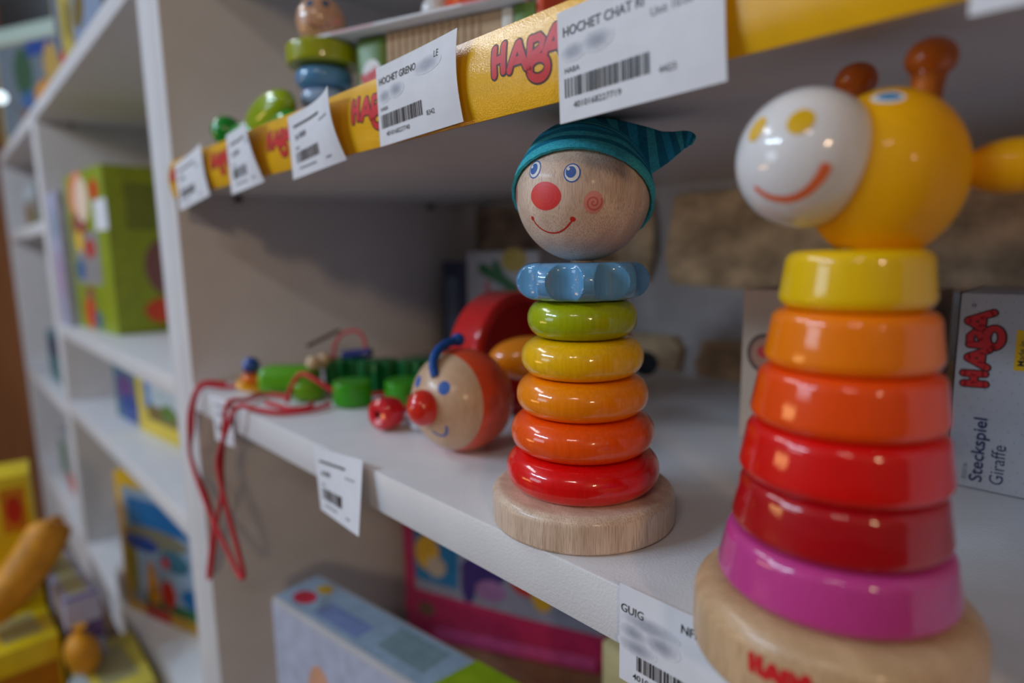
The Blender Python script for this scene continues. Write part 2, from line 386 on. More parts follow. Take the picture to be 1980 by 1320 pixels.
# knitted cap: rings along a bent spine; stripes are bands of the cloth
def cap_mesh():
    R = HR
    sp = [(0.00, 0.00, 0.00, 1.055), (0.02, 0.10, -0.10, 1.06), (0.05, 0.20, -0.20, 1.03), (0.09, 0.32, -0.32, 0.965), (0.15, 0.44, -0.43, 0.87), (0.26, 0.55, -0.52, 0.76), (0.46, 0.64, -0.58, 0.62), (0.70, 0.69, -0.58, 0.50), (0.95, 0.73, -0.56, 0.385), (1.18, 0.77, -0.53, 0.27), (1.36, 0.83, -0.50, 0.185), (1.50, 0.88, -0.48, 0.135), (1.60, 0.88, -0.46, 0.11), (1.66, 0.85, -0.45, 0.06)]
    ctr = spline([(a, b, c) for a, b, c, r in sp], 9); rad = spline([(r, 0, 0) for a, b, c, r in sp], 9)
    N = len(ctr); seg = 96
    off = Vector((-0.0075*1.0, 0, 0))*0
    A0 = Vector((0.108, 0.744, -0.66)).normalized()
    base = A0*(-0.10)
    verts = []; faces = []; mi = []
    prev = None; rows = []
    def W(q): return HC+R*(hr*q.x+hu*q.y+hb*q.z)
    # lip folded under
    frames = []
    for i in range(N):
        d = A0 if i < 8 else (ctr[min(i+1, N-1)]-ctr[max(i-1, 0)]).normalized()
        if i < 30: d = (A0*(1-max(0, i-8)/22)+d*max(0, i-8)/22).normalized() if i >= 8 else A0
        s = (Vector((1, 0, 0)) if prev is None else prev); s = (s-d*s.dot(d)).normalized(); prev = s; w = d.cross(s)
        frames.append((ctr[i]+base, rad[i].x, s, w))
    prof = [(frames[0][0]+A0*0.06, 0.985, frames[0][2], frames[0][3]), (frames[0][0]+A0*0.0, 1.005, frames[0][2], frames[0][3]), (frames[0][0]-A0*0.035, 1.03, frames[0][2], frames[0][3]), (frames[0][0]-A0*0.03, 1.065, frames[0][2], frames[0][3])] + [(c, r, s, w) for c, r, s, w in frames]
    M = len(prof)
    for i, (c, r, s, w) in enumerate(prof):
        for k in range(seg):
            a = 2*math.pi*k/seg
            fold = 0.0
            t = (i-14)/max(1, M-14)
            if 0 < t < 0.75: fold = 0.05*math.sin(5*a+8*t)*math.sin(math.pi*t/0.75)+0.03*math.sin(9*a-12*t)*math.sin(math.pi*t/0.75)
            rr = r*(1+fold)+0.004*math.sin(31*a)*(1 if i < 8 else 0)
            q = c+rr*(math.cos(a)*s+math.sin(a)*w)
            if i >= 3 and q.length < 1.035: q = q.normalized()*1.035
            P3 = W(q); P3.z = min(P3.z, 0.1944); verts.append(P3)
    for i in range(M-1):
        # alternating stripes, the first broad band is the plain brim
        stripe = 0 if i < 13 else (1 if ((i-13) % 10) < 5 else (2 if ((i-13)//10) % 2 == 1 else 0))
        for k in range(seg):
            faces.append((i*seg+k, i*seg+(k+1) % seg, (i+1)*seg+(k+1) % seg, (i+1)*seg+k)); mi.append(stripe)
    faces.append(tuple((M-1)*seg+k for k in range(seg))); mi.append(0)
    return verts, faces, mi
cv, cf, cm = cap_mesh()
def knit(n, c): return mat('knit_'+n, c, rough=0.9, var=0.10, scale=(700, 700, 900), spec=0.15, bump=0.5, bump_scale=2600)
cap = raw_mesh('cap', cv, cf, [knit('teal', (74, 196, 214)), knit('dark_teal', (34, 136, 170)), knit('blue_teal', (52, 176, 220))], clown, cm, label='teal knitted cap with darker stripes and a bent tip')

# ------------------------------------------------------------------ stacking giraffe
GX, GY = -0.0690, 0.2035
gir = thing('stacking_giraffe', 'wooden ring stacking giraffe with yellow head and white muzzle', 'toy', (GX, GY, ZL))
gs, gn = Vector((0.947, 0.321, 0)), Vector((-0.321, 0.947, 0))
LEAN = 0.0024/0.13
def lean_bm(bm):
    for v in bm.verts: v.co += gs*LEAN*max(0, v.co.z-0.02)
    return bm
GWOOD = wood('beech_giraffe', (214, 178, 138), (160, 122, 84))
gbase = add_mesh('base', lathe_bm(edge_prof(0.0425, 0.0245, 0.003, 0.009), 128), GWOOD, gir)
add_mesh('peg', lean_bm(lathe_bm([(0, 0.014), (0.005, 0.014), (0.005, 0.134), (0, 0.134)], 24)), GWOOD, gir)
GH = 0.01775; zz = 0.0246
for nm, c, R in (('pink', (200, 62, 142), 0.0352), ('dark_red', (176, 4, 18), 0.0316), ('scarlet', (224, 12, 8), 0.0303), ('deep_orange', (244, 76, 2), 0.0277), ('light_orange', (250, 128, 0), 0.0246), ('lemon', (240, 194, 0), 0.0213)):
    add_mesh('ring', lean_bm(lathe_bm(ring_prof(R, GH-0.0001, 0.0040, zz, 8, top=R*0.94), 128)), lacquer('g_'+nm, c, var=0.02, rough=0.4), gir, label='%s conical lacquered ring' % nm.replace('_', ' '))
    zz += GH
G0 = gs*LEAN*0.13
def GP(s, n, z): return gs*s+gn*n+Vector((0, 0, z))
YEL = lacquer('giraffe_yellow', (236, 168, 0), var=0.02, rough=0.55, coat=0.18); WHT = lacquer('giraffe_white', (232, 230, 232), var=0.01, rough=0.3); BRN = lacquer('giraffe_horn', (222, 112, 22), var=0.05, rough=0.45)
GHC = GP(0.0074, 0.0035, 0.1522); GHR = 0.0215
ghead = add_mesh('head', sphere_bm(1.0, GHC, 72, 36, sc=(0.0214, 0.0214, 0.0247)), YEL, gir)
GMC = GP(-0.0132, -0.0065, 0.1576); GMR = 0.0195
muz = add_mesh('muzzle', sphere_bm(GMR, GMC, 72, 36, sc=(1.0, 1.0, 1.03)), WHT, ghead, label='white round muzzle')
gr, gu, gb = Vector((0.9297, 0.3605, -0.0749)), Vector((0.1103, -0.0786, 0.9908)), Vector((0.3513, -0.9294, -0.1128))
def gd(x, y): return gr*x+gu*y+gb*math.sqrt(max(0, 1-x*x-y*y))
NOSTRIL = ink('giraffe_spot', (226, 178, 0)); SMILE = ink('giraffe_smile', (240, 116, 64))
for x, y, w, h in ((-0.665, 0.42, 0.14, 0.19), (-0.09, 0.50, 0.17, 0.20)):
    p = Print(); p.disc(0, 0, w, h, NOSTRIL, 0, 32, rings=3, rot=-0.5); p.build('nostril', on_ball(GMC, GMR*1.01, gd(x, y), gr), muz, 'yellow printed spot')
p = Print(); sm = spline([(-0.50, -0.02, 0), (-0.30, -0.09, 0), (-0.02, -0.08, 0), (0.20, 0.04, 0), (0.36, 0.24, 0), (0.44, 0.40, 0)], 6)
p.stroke([(q.x, q.y) for q in sm], lambda t: 0.085+0.075*t, SMILE, sub=2); p.build('mouth', on_ball(GMC, GMR*1.012, gd(-0.12, -0.48), gr), muz, 'orange printed smile')
p = Print(); p.disc(0, 0, 0.20, 0.13, WHITE, 0, 32, rings=2, rot=-0.25); p.disc(0.01, 0, 0.14, 0.085, ink('eye_light_blue', (60, 130, 180)), 0.00006, 32, rings=2, rot=-0.25)
f0 = on_ball(Vector((0, 0, 0)), 1.0, (gr*-0.1+gu*0.80+gb*0.45), gr)
p.build('eye', lambda u, v, h: GHC+Vector([a*b for a, b in zip(f0(u, v, 0), (0.0214+0.00008+h, 0.0214+0.00008+h, 0.0247+0.00008+h))]), ghead, 'blue and white printed eye')
def horn(a, b, name_r):
    d = (b-a); L = d.length; q = d.to_track_quat('Z', 'Y').to_matrix().to_4x4()
    rs, rb = name_r
    pr = [(0, 0), (rs, 0), (rs*0.96, L*0.45)]+[(rb*math.cos(t)*1.0, L+rb*0.85*math.sin(t)) for t in [math.asin(-0.72)+(math.pi/2+0.80)*i/14 for i in range(14)]]+[(0, L+rb*0.85)]
    return lathe_bm(pr, 32, Matrix.Translation(a) @ q)
add_mesh('horn', horn(GP(0.0160, 0.002, 0.168), GP(0.0172, 0.003, 0.1835), (0.0042, 0.0066)), BRN, ghead, label='orange brown knobbed horn')
add_mesh('horn', horn(GP(-0.0005, 0.012, 0.170), GP(-0.0012, 0.0165, 0.183), (0.0042, 0.0062)), BRN, ghead, label='orange brown knobbed horn behind the head')
add_mesh('ear', sphere_bm(1.0, GP(0.0385, 0.006, 0.1530), 32, 20, sc=(0.0125, 0.006, 0.0075), rot=Matrix.Rotation(0.33, 3, 'Z')), YEL, ghead, label='flat rounded yellow ear')
p = Print(); p.logo(-0.0095, 0, 0.0062, 0.0050, RED, RED); 
a0 = math.radians(-85.5)
p.build('printed_mark', lambda u, v, h: Vector(((0.0425+0.0001+h)*math.cos(a0+u/0.0425), (0.0425+0.0001+h)*math.sin(a0+u/0.0425), 0.0112+v)), gbase, 'red printed maker mark')

# ------------------------------------------------------------------ clown pull toy
PC = Vector((0, 0, 0.0345)); PR = 0.0345
PX, PY = -0.3225, 0.2530
pull = thing('clown_pull_toy', 'clown headed pull along toy with orange red hood, behind the stacking clown', 'toy', (PX, PY, ZL))
pr_, pu, pb = Vector((0.6225, 0.7818, -0.0364)), Vector((-0.1578, 0.171, 0.9725)), Vector((0.7665, -0.5997, 0.2298))
def pd(x, y): return (pr_*x+pu*y+pb*math.sqrt(max(0, 1-x*x-y*y))).normalized()
fdir = (pr_*-0.69+pu*-0.12+pb*0.70).normalized()
Mh = Matrix.Translation(PC) @ fdir.to_track_quat('Z', 'Y').to_matrix().to_4x4()
ca = math.radians(66)
face = add_mesh('face', lathe_bm([(0, PR)]+[(PR*math.sin(a), PR*math.cos(a)) for a in [ca*i/20 for i in range(1, 21)]]+[(0, PR*math.cos(ca))], 64, Mh), wood('beech_pull', (214, 180, 148), (176, 136, 102)), pull)
Rc = PR+0.0011
add_mesh('hood', lathe_bm([(0, PR*math.cos(ca)-0.001), (PR*math.sin(ca)-0.001, PR*math.cos(ca)-0.001)]+[(Rc*math.sin(a), Rc*math.cos(a)) for a in [ca-0.02+(math.pi-ca+0.02)*i/36 for i in range(37)]], 64, Mh @ Matrix.Scale(0.968, 4)), lacquer('hood', (226, 74, 24), var=0.08, rough=0.42), pull, label='orange red rounded hood')
nose_c = PC+pd(-0.70, -0.16)*(PR*1.02)
add_mesh('nose', sphere_bm(1.0, nose_c, 32, 20, sc=(0.0105, 0.0105, 0.0118)), lacquer('nose', (222, 44, 30)), face, label='red ball nose')
PBLUE = lacquer('antenna_blue', (22, 78, 160), rough=0.5, coat=0.3)
for x, y, w in ((-0.84, 0.33, 0.10), (-0.34, 0.20, 0.12)):
    p = Print(); p.disc(0, 0, w, 0.13, ink('pull_eye', (34, 90, 176)), 0, 24, rings=2); p.build('eye', on_ball(PC, PR, pd(x, y), pr_), face, 'blue printed eye')
p = Print(); p.stroke([(-0.22, -0.06), (-0.1, -0.1), (0.02, -0.06), (0.06, 0.06), (0.05, 0.16)], 0.05, ink('pull_eye', (34, 90, 176))); p.build('mouth', on_ball(PC, PR, pd(-0.34, -0.62), pr_), face, 'blue printed mouth')
def pq(x, y, z): return PC+PR*(pr_*x+pu*y+pb*z)
bm = tube_bm([pq(-0.50, 0.40, 0.74), pq(-0.55, 0.66, 0.66), pq(-0.47, 0.90, 0.52), pq(-0.30, 1.06, 0.30), pq(-0.12, 1.13, 0.10)], 0.0030, 12)
me = bpy.data.meshes.new('tmp'); b2 = sphere_bm(0.0046, pq(-0.10, 1.15, 0.08), 20, 12); b2.to_mesh(me); b2.free(); bm.from_mesh(me); bpy.data.meshes.remove(me)
add_mesh('hair_curl', bm, PBLUE, pull, label='blue bent hair curl ending in a bead')
RLAC = lacquer('shell_red', (206, 24, 26), rough=0.35)
Ry = Matrix.Rotation(math.pi/2, 4, 'Y')
def wheel(x, y, zc, R, th, name, lab, parent=pull, m=RLAC, e=0.004):
    pr = edge_prof(R, th, e, e)[:-1]+[(R-0.0075, th), (R-0.0085, th-0.001), (R-0.0090, th*0.35), (0, th*0.35)]   # hollow on its open side
    return add_mesh(name, lathe_bm(pr, 72, Matrix.Translation((x, y, zc)) @ Ry), m, parent, label=lab)
wheel(-0.073, 0.093, 0.0500, 0.0500, 0.036, 'shell', 'thick red upright disc behind the head')
wheel(-0.073, 0.212, 0.0330, 0.0330, 0.036, 'shell', 'smaller red upright disc at the rear')
add_mesh('belly', sphere_bm(1.0, (0.0005, 0.0640, 0.0540), 32, 20, sc=(0.0310, 0.0180, 0.0165), rot=Matrix.Rotation(0.9, 3, 'Z')), lacquer('belly', (244, 140, 14), rough=0.35), pull, label='orange egg shaped middle')
add_mesh('tail_ball', sphere_bm(0.0125, (-0.030, 0.2525, 0.0205), 24, 16), lacquer('tail', (14, 52, 72), rough=0.45), pull, label='dark teal tail ball')
add_mesh('axle', tube_bm([(-0.055, 0.02, 0.036), (-0.055, 0.12, 0.036), (-0.055, 0.24, 0.026)], 0.0035, 10), lacquer('tail', (14, 52, 72)), pull)
# red bead lying in front of the pull toy
bead = thing('wooden_bead', 'red wooden bead with a hole, lying left of the clown pull toy', 'bead', (-0.4020, 0.2420, ZL))
Mb = Matrix.Translation((0, 0, 0.0125)) @ Vector((0.30, -0.95, 0.10)).to_track_quat('Z', 'Y').to_matrix().to_4x4()
add_mesh('body', lathe_bm([(0.003, -0.0105), (0.0075, -0.0112), (0.0112, -0.0085), (0.0125, -0.003), (0.0125, 0.003), (0.0112, 0.0085), (0.0075, 0.0112), (0.0032, 0.0105), (0.0028, 0.004), (0.0028, -0.004), (0.003, -0.0105)], 48, Mb), lacquer('bead_red', (214, 26, 40), rough=0.4), bead)
add_mesh('hole', lathe_bm([(0, -0.009), (0.00285, -0.009), (0.00285, 0.0085), (0, 0.0085)], 16, Mb), mat('bead_hole', (60, 14, 14), rough=0.9), bead, label='dark drilled hole')
wb = thing('cord_stopper', 'small white ball between the red bead and the clown pull toy', 'bead', (-0.3790, 0.2560, ZL))
add_mesh('body', sphere_bm(0.0080, (0, 0, 0.0080), 24, 16), lacquer('bead_white', (214, 216, 226), rough=0.4), wb)
add_mesh('hole', tube_bm([(0, -0.0083, 0.008), (0, 0.0083, 0.008)], 0.0018, 10, 2, smooth_pts=False), GREY_INK, wb, label='grey cord hole')

# ------------------------------------------------------------------ crocodile on a red cord
croc = thing('threading_crocodile', 'green wooden crocodile beads threaded on a hanging red cord', 'toy', (-0.52, 0.255, ZL))
LG = lacquer('croc_light', (92, 168, 18), var=0.04, rough=0.45, coat=0.5); MG = lacquer('croc_mid', (54, 150, 14), var=0.04, rough=0.45, coat=0.5); DG = lacquer('croc_dark', (8, 96, 44), var=0.05, rough=0.5, coat=0.4)
KORD = mat('red_cord', (204, 44, 56), rough=0.8, var=0.10, scale=(900, 900, 900), bump=0.4, bump_scale=1500)
def cyl_bm(c, axis, R, L, e=0.002, seg=48):
    return lathe_bm(edge_prof(R, L, e, e), seg, Matrix.Translation(c) @ Vector(axis).to_track_quat('Z', 'Y').to_matrix().to_4x4())
def spiky_bm(c, R, L, n=9, depth=0.28):
    return lathe_bm(edge_prof(R, L, 0.001, 0.001, 3), n*8, Matrix.Translation(c), rfun=lambda r, z, a: r*(1-depth*(0.5-0.5*math.cos(n*a)) if r > 0.3*R else 1))
X0, Y0 = -0.52, 0.255
def CL(x, y, z=0.0): return (x-X0, y-Y0, z)
for x, y in ((-0.4920, 0.2625), (-0.4610, 0.2960)):
    add_mesh('body_bead', cyl_bm(CL(x, y, 0.001), (0.05, 0, 1), 0.0170, 0.0205), MG, croc, label='mid green round body bead')
add_mesh('back_plate', spiky_bm(CL(-0.5530, 0.2890, 0.001), 0.0200, 0.030), DG, croc, label='dark green scalloped bead')
add_mesh('back_plate', spiky_bm(CL(-0.5190, 0.3060, 0.001), 0.0200, 0.030), DG, croc, label='dark green scalloped bead')
add_mesh('back_plate', spiky_bm(CL(-0.4860, 0.3310, 0.001), 0.0200, 0.031), DG, croc, label='dark green scalloped bead')
bm = box_bm(-0.028, 0.028, -0.016, 0.016, 0.0, 0.026, 0.009, 4); bmesh.ops.transform(bm, matrix=Matrix.Translation(CL(-0.5800, 0.2440, 0.001)) @ Matrix.Rotation(0.75, 4, 'Z'), verts=bm.verts[:])
chead = add_mesh('head', bm, LG, croc, label='light green rounded head block')
add_mesh('snout', cyl_bm(CL(-0.5400, 0.2440, 0.001), (0, 0, 1), 0.0145, 0.0165, 0.004), lacquer('croc_olive', (104, 158, 16), rough=0.5, coat=0.4), croc, label='yellow green snout disc')
for x, y in ((-0.5520, 0.2560), (-0.5590, 0.2700)):
    add_mesh('eye', sphere_bm(0.0072, CL(x, y, 0.0310), 20, 14), wood('beech_eye', (222, 196, 160), (180, 146, 110)), chead, label='natural wood ball eye')
def ring_bead(x, y, z, R, L, m, lab): add_mesh('disc_bead', cyl_bm(CL(x, y, z), (0.2, 0.1, 1), R, L, 0.002), m, croc, label=lab)
ring_bead(-0.6080, 0.2180, 0.0052, 0.0155, 0.0065, lacquer('disc_yellow', (238, 170, 0)), 'yellow flat disc bead')
ring_bead(-0.6060, 0.2200, 0.0118, 0.0120, 0.0070, lacquer('disc_orange', (226, 110, 10)), 'orange flat disc bead')
add_mesh('disc_bead', sphere_bm(0.0085, CL(-0.6130, 0.2200, 0.0262), 20, 14), lacquer('disc_blue', (40, 84, 170)), croc, label='blue ball bead')
add_mesh('disc_bead', cyl_bm(CL(-0.5560, 0.2880, 0.0330), (0.6, 0.6, 0.1), 0.0050, 0.030), lacquer('disc_navy', (36, 52, 120)), croc, label='dark blue rod bead')
add_mesh('needle', tube_bm([CL(-0.5720, 0.2600, 0.0445), CL(-0.5720, 0.2950, 0.0570)], 0.0020, 8, 2, smooth_pts=False), mat('needle_wood', (96, 74, 62), rough=0.6), croc, label='thin brown threading needle')
def cord(pts, r=0.0021): add_mesh('cord', tube_bm([CL(*q) for q in pts], r, 10, 10), KORD, croc, label='thin red cord')
r_ = 0.0031
# across the shelf, over the front edge and down in two loops
cord([(-0.603, 0.238, 0.013), (-0.6345, 0.2060, r_+0.001), (-0.652, 0.1860, r_+0.002), (-0.6630, 0.1790, -0.014), (-0.6679, 0.177, -0.0399), (-0.6839, 0.177, -0.0661), (-0.6708, 0.177, -0.0842), (-0.6402, 0.177, -0.1032), (-0.6278, 0.177, -0.1262), (-0.6425, 0.177, -0.1585), (-0.6600, 0.177, -0.1940), (-0.6510, 0.1765, -0.1908), (-0.6288, 0.176, -0.1536), (-0.6069, 0.1755, -0.1143), (-0.5877, 0.176, -0.083), (-0.5870, 0.177, -0.0606), (-0.5761, 0.1775, -0.0300), (-0.5640, 0.1800, 0.0035), (-0.5643, 0.1965, r_+0.0008), (-0.5765, 0.2135, r_), (-0.5700, 0.2240, r_), (-0.5530, 0.2290, r_)])
cord([(-0.640, 0.2040, r_+0.004), (-0.654, 0.1850, r_+0.004), (-0.6660, 0.1760, -0.020), (-0.6728, 0.1745, -0.0512), (-0.6725, 0.1745, -0.0729), (-0.6459, 0.1735, -0.096), (-0.6174, 0.1735, -0.1168), (-0.5823, 0.1740, -0.1372), (-0.5553, 0.1745, -0.1524), (-0.544, 0.1745, -0.147), (-0.5542, 0.1735, -0.1188), (-0.5665, 0.1725, -0.0934), (-0.5791, 0.1725, -0.0676), (-0.5812, 0.1730, -0.0485), (-0.5531, 0.1745, -0.0152), (-0.5400, 0.1795, r_+0.0015), (-0.5195, 0.1890, r_+0.001), (-0.4999, 0.2000, r_), (-0.4903, 0.2216, r_), (-0.4950, 0.2420, r_)])
cord([(-0.5330, 0.2200, r_), (-0.5420, 0.2290, 0.014), (-0.5340, 0.2350, 0.026), (-0.5160, 0.2380, 0.024), (-0.5000, 0.2480, 0.014), (-0.4920, 0.2625, 0.010), (-0.4760, 0.2800, 0.009), (-0.4610, 0.2960, 0.010), (-0.4360, 0.2860, 0.008), (-0.4200, 0.2660, r_), (-0.4080, 0.2530, 0.008)])
cord([(-0.5100, 0.2330, r_), (-0.5000, 0.2230, r_), (-0.5060, 0.2110, r_), (-0.5300, 0.2080, r_), (-0.5440, 0.2060, r_)])
cord([(-0.5600, 0.2800, 0.030), (-0.5640, 0.2860, 0.046), (-0.5600, 0.2960, 0.056), (-0.5450, 0.3040, 0.054), (-0.5380, 0.3060, 0.030)], 0.0015)

# ------------------------------------------------------------------ yellow strip on the upper shelf and the price tags
STRIP_Y = mat('strip_yellow', (244, 184, 0), rough=0.40, spec=0.2, coat=0.8, coat_rough=0.10, var=0.03, scale=(60, 60, 60), bump=0.16, bump_scale=1500)
SX0, SX1 = XR+0.002, 0.030
SZ0, SZ1 = 0.0568, 0.0922
def strip_y(z):
    t = (z-SZ0)/(SZ1-SZ0)*2-1
    return YF-0.0014-0.0036*(1-t*t)
strip = thing('shelf_strip', 'glossy yellow printed strip along the front of the upper shelf', 'shelf strip', (SX0, YF, SZ0))
NP = 14
prof = [(strip_y(SZ0+(SZ1-SZ0)*i/NP)-YF, (SZ1-SZ0)*i/NP) for i in range(NP+1)]
back = [(y+0.0009, z) for y, z in prof[::-1]]
pp = prof+back; L = SX1-SX0; vs = []; fs = []
for a in range(2):
    vs += [(a*L, y, z) for y, z in pp]
n = len(pp)
fs = [(i, (i+1) % n, n+(i+1) % n, n+i) for i in range(n)]+[tuple(range(n))[::-1], tuple(range(n, 2*n))]
raw_mesh('band', vs, fs, STRIP_Y, strip)
for lx in (-0.6820, -0.5632, -0.4446, -0.3248, -0.2058, -0.0868):
    p = Print(); p.logo(lx-SX0, 0.0725-SZ0, 0.0140, 0.0112, RED, DARK)
    p.build('printed_logo', lambda u, v, h: Vector((u, strip_y(SZ0+v)-YF-0.00012-h, v)), strip, 'red outlined lettering on the strip')

def barcode(p, x0, x1, y0, y1, seed):
    rg = random.Random(seed); x = x0
    while x < x1:
        w = rg.choice((0.0003, 0.0003, 0.0006, 0.0009)); p.quad_grid(x, y0, min(x+w, x1), y1, BLACK, 0, 1, 2); x += w+rg.choice((0.0003, 0.0005, 0.0008))
SMUDGE = [ink('smudge_%d' % i, tuple(int(a+(b-a)*i/11) for a, b in zip((223, 225, 233), (160, 163, 178))), rough=0.6) for i in range(12)]
def smudge(p, x, y, rx, ry, depth=5):
    n = 4+2*depth if depth < 4 else 12
    for i in range(min(n, 12)): p.disc(x, y, rx*1.25*(1-0.075*i), ry*1.35*(1-0.075*i), SMUDGE[i], -0.00012+0.000012*i, 24)
TAGS = 'white price tags'
def price_tag(label, x0, z0, w, h, yb, tilt, bend, art, group):
    t = thing('price_tag', label, 'price tag', (x0, yb, z0), 0, group)
    c, s = math.cos(tilt), math.sin(tilt)
    def f(u, v, k): return Vector((u*c-v*s, -bend(u/w, v/h)-k, u*s+v*c))
    nx, ny = 18, 12; vv = []; ff = []
    for side in (0, 1):
        for j in range(ny+1):
            for i in range(nx+1): vv.append(f(w*i/nx, h*j/ny, -0.00022*side))
    Nn = (nx+1)*(ny+1); I = lambda i, j, sd: sd*Nn+j*(nx+1)+i
    for j in range(ny):
        for i in range(nx):
            ff.append((I(i, j, 0), I(i+1, j, 0), I(i+1, j+1, 0), I(i, j+1, 0))); ff.append((I(i, j+1, 1), I(i+1, j+1, 1), I(i+1, j, 1), I(i, j, 1)))
    for i in range(nx): ff.append((I(i, 0, 1), I(i+1, 0, 1), I(i+1, 0, 0), I(i, 0, 0))); ff.append((I(i, ny, 0), I(i+1, ny, 0), I(i+1, ny, 1), I(i, ny, 1)))
    for j in range(ny): ff.append((I(0, j, 0), I(0, j+1, 0), I(0, j+1, 1), I(0, j, 1))); ff.append((I(nx, j, 1), I(nx, j+1, 1), I(nx, j+1, 0), I(nx, j, 0)))
    raw_mesh('paper', vv, ff, PAPER, t)
    p = Print(); art(p, w, h)
    if p.v: p.build('printed_text', lambda u, v, k: f(u, v, k+0.00022), t, 'black printed text and bar code')
    return t
def art_full(title, num, code, unit=None, seed=1, brand='HABA', extra=None):
    def a(p, w, h):
        p.text(title, 0.0025, h-0.0092, 0.0048, BLACK, 0, 0.008, 0.92)
        if extra: extra(p, w, h)
        smudge(p, 0.0075, h-0.0152, 0.0052, 0.0026, 3); smudge(p, 0.0185, h-0.0142, 0.0062, 0.0030, 5)
        if unit: p.text(unit, 0.0410, h-0.0136, 0.0040, GREY_INK, 0, 0.0, 0.95)
        p.text(brand, 0.0030, h-0.0222, 0.0028, BLACK)
        barcode(p, 0.0030, 0.0410, h-0.0308, h-0.0240, seed)
        p.text(num, 0.0070, h-0.0350, 0.0032, BLACK, 0, 0, 1.05); p.text(code, 0.0440, h-0.0318, 0.0032, BLACK, 0, 0, 1.05)
    return a
def art_lines(seed, k=1.0):
    rg = random.Random(seed)
    def a(p, w, h):
        x = 0.008
        while x < w*0.66: q = rg.uniform(0.0016, 0.0030); p.stroke([(x, h*0.80), (x+q, h*0.80)], 0.0017, BLACK, caps=False); x += q+0.0007
        p.stroke([(0.010, h*0.62), (0.014, h*0.62)], 0.0030, GREY_INK, caps=False); p.stroke([(0.016, h*0.63), (0.026, h*0.63)], 0.0032, GREY_INK, caps=False)
        for i in range(4): p.stroke([(w*0.68+i*0.0038, h*0.68), (w*0.68+i*0.0038+0.0022, h*0.68)], 0.0013, GREY_INK, caps=False)
        p.stroke([(0.009, h*0.45), (0.015, h*0.45)], 0.0012, GREY_INK, caps=False)
        barcode(p, 0.009, w*0.60, h*0.22, h*0.39, seed)
        for i in range(9): p.stroke([(0.012+i*0.0028, h*0.13), (0.012+i*0.0028+0.002, h*0.13)], 0.0012, GREY_INK, caps=False)
        for i in range(3): p.stroke([(w*0.70+i*0.0026, h*0.13), (w*0.70+i*0.0026+0.0018, h*0.13)], 0.0012, GREY_INK, caps=False)
    return a
YT = YF-0.0062
curl = lambda a, b=0.0, k=2.0: (lambda u, v: a*(max(0, u-0.35)/0.65)**k*v+b*math.sin(math.pi*v)*u)
G1 = 'price tags on the yellow strip'
price_tag('white price tag on the yellow strip, second from the white upright', -0.5165, 0.0476, 0.066, 0.0455, YT, 0.06, curl(0.0105, 0.002), art_lines(11), G1)
price_tag('white price tag on the yellow strip nearest the white upright, at its far left end', -0.6560, 0.0432, 0.088, 0.0430, YT, 0.09, curl(0.003, 0.001), art_lines(12), G1)
price_tag('curled white price tag on the yellow strip below the ball headed wooden figure', -0.4030, 0.0486, 0.0720, 0.0395, YT, 0.062, curl(0.008, 0.003), art_lines(13), G1)
price_tag('white price tag reading HOCHET GRENO, before the corrugated box', -0.2945, 0.0553, 0.0700, 0.0393, YT, 0.027, curl(0.0012, 0.0022), art_full('HOCHET GRENO', '4010168227740', '8342', seed=4, extra=lambda p, w, h: (smudge(p, 0.046, h-0.0092, 0.010, 0.0030, 3), p.text('LE', 0.0520, h-0.0078, 0.0044, BLACK, 0, 0, 0.9))), G1)
price_tag('largest white price tag reading HOCHET CHAT, above the stacking clown', -0.1656, 0.0469, 0.0675, 0.0395, YT-0.0008, 0.03, curl(0.0016, 0.0006), art_full('HOCHET CHAT RI', '4010168227719', '4423', 'Unit 10.00', seed=5), G1)
price_tag('white price tag cut off by the top right corner above the giraffe', -0.0392, 0.0513, 0.0670, 0.0395, YT, 0.0, curl(0.001), art_full('HOCHET', '4010168', '4423', seed=6), G1)
G2 = 'price tags on the lower shelf edge'
YS = YF-0.0016
price_tag('white price tag on the lower shelf edge left of the pull toy', -0.4038, -0.1800, 0.0762, 0.0455, YS, 0.120, (lambda u, v: 0.0035*u+0.0085*u*(1-v)), art_lines(21), G2)
price_tag('white price tag on the lower shelf edge behind the red cord', -0.6250, -0.1760, 0.0540, 0.0440, YS, 0.06, curl(0.002), art_lines(22), G2)
def art_g(p, w, h):
    p.text('GUIG', 0.0006, h-0.0112, 0.0048, BLACK, 0, 0.008, 0.95); p.text('NFICHER', 0.0275, h-0.0082, 0.0048, BLACK, 0, 0.008, 0.95)
    p.text('Unit 10.00', 0.0390, h-0.0142, 0.0040, GREY_INK, 0, 0, 0.95)
    smudge(p, 0.014, h-0.0128, 0.011, 0.0028, 3); smudge(p, 0.0070, h-0.0185, 0.0055, 0.0030, 4); smudge(p, 0.0195, h-0.0180, 0.0068, 0.0034, 5); smudge(p, 0.0085, h-0.0240, 0.0075, 0.0030, 4)
    barcode(p, 0.0085, 0.0410, h-0.0335, h-0.0272, 8); p.text('4010168', 0.0066, h-0.0378, 0.0036, BLACK, 0, 0.004, 1.05)
price_tag('white price tag reading GUIG NFICHER under the giraffe base', -0.1402, -0.1712, 0.0700, 0.0410, YS, 0.0, curl(0.001, 0.0008), art_g, G2)

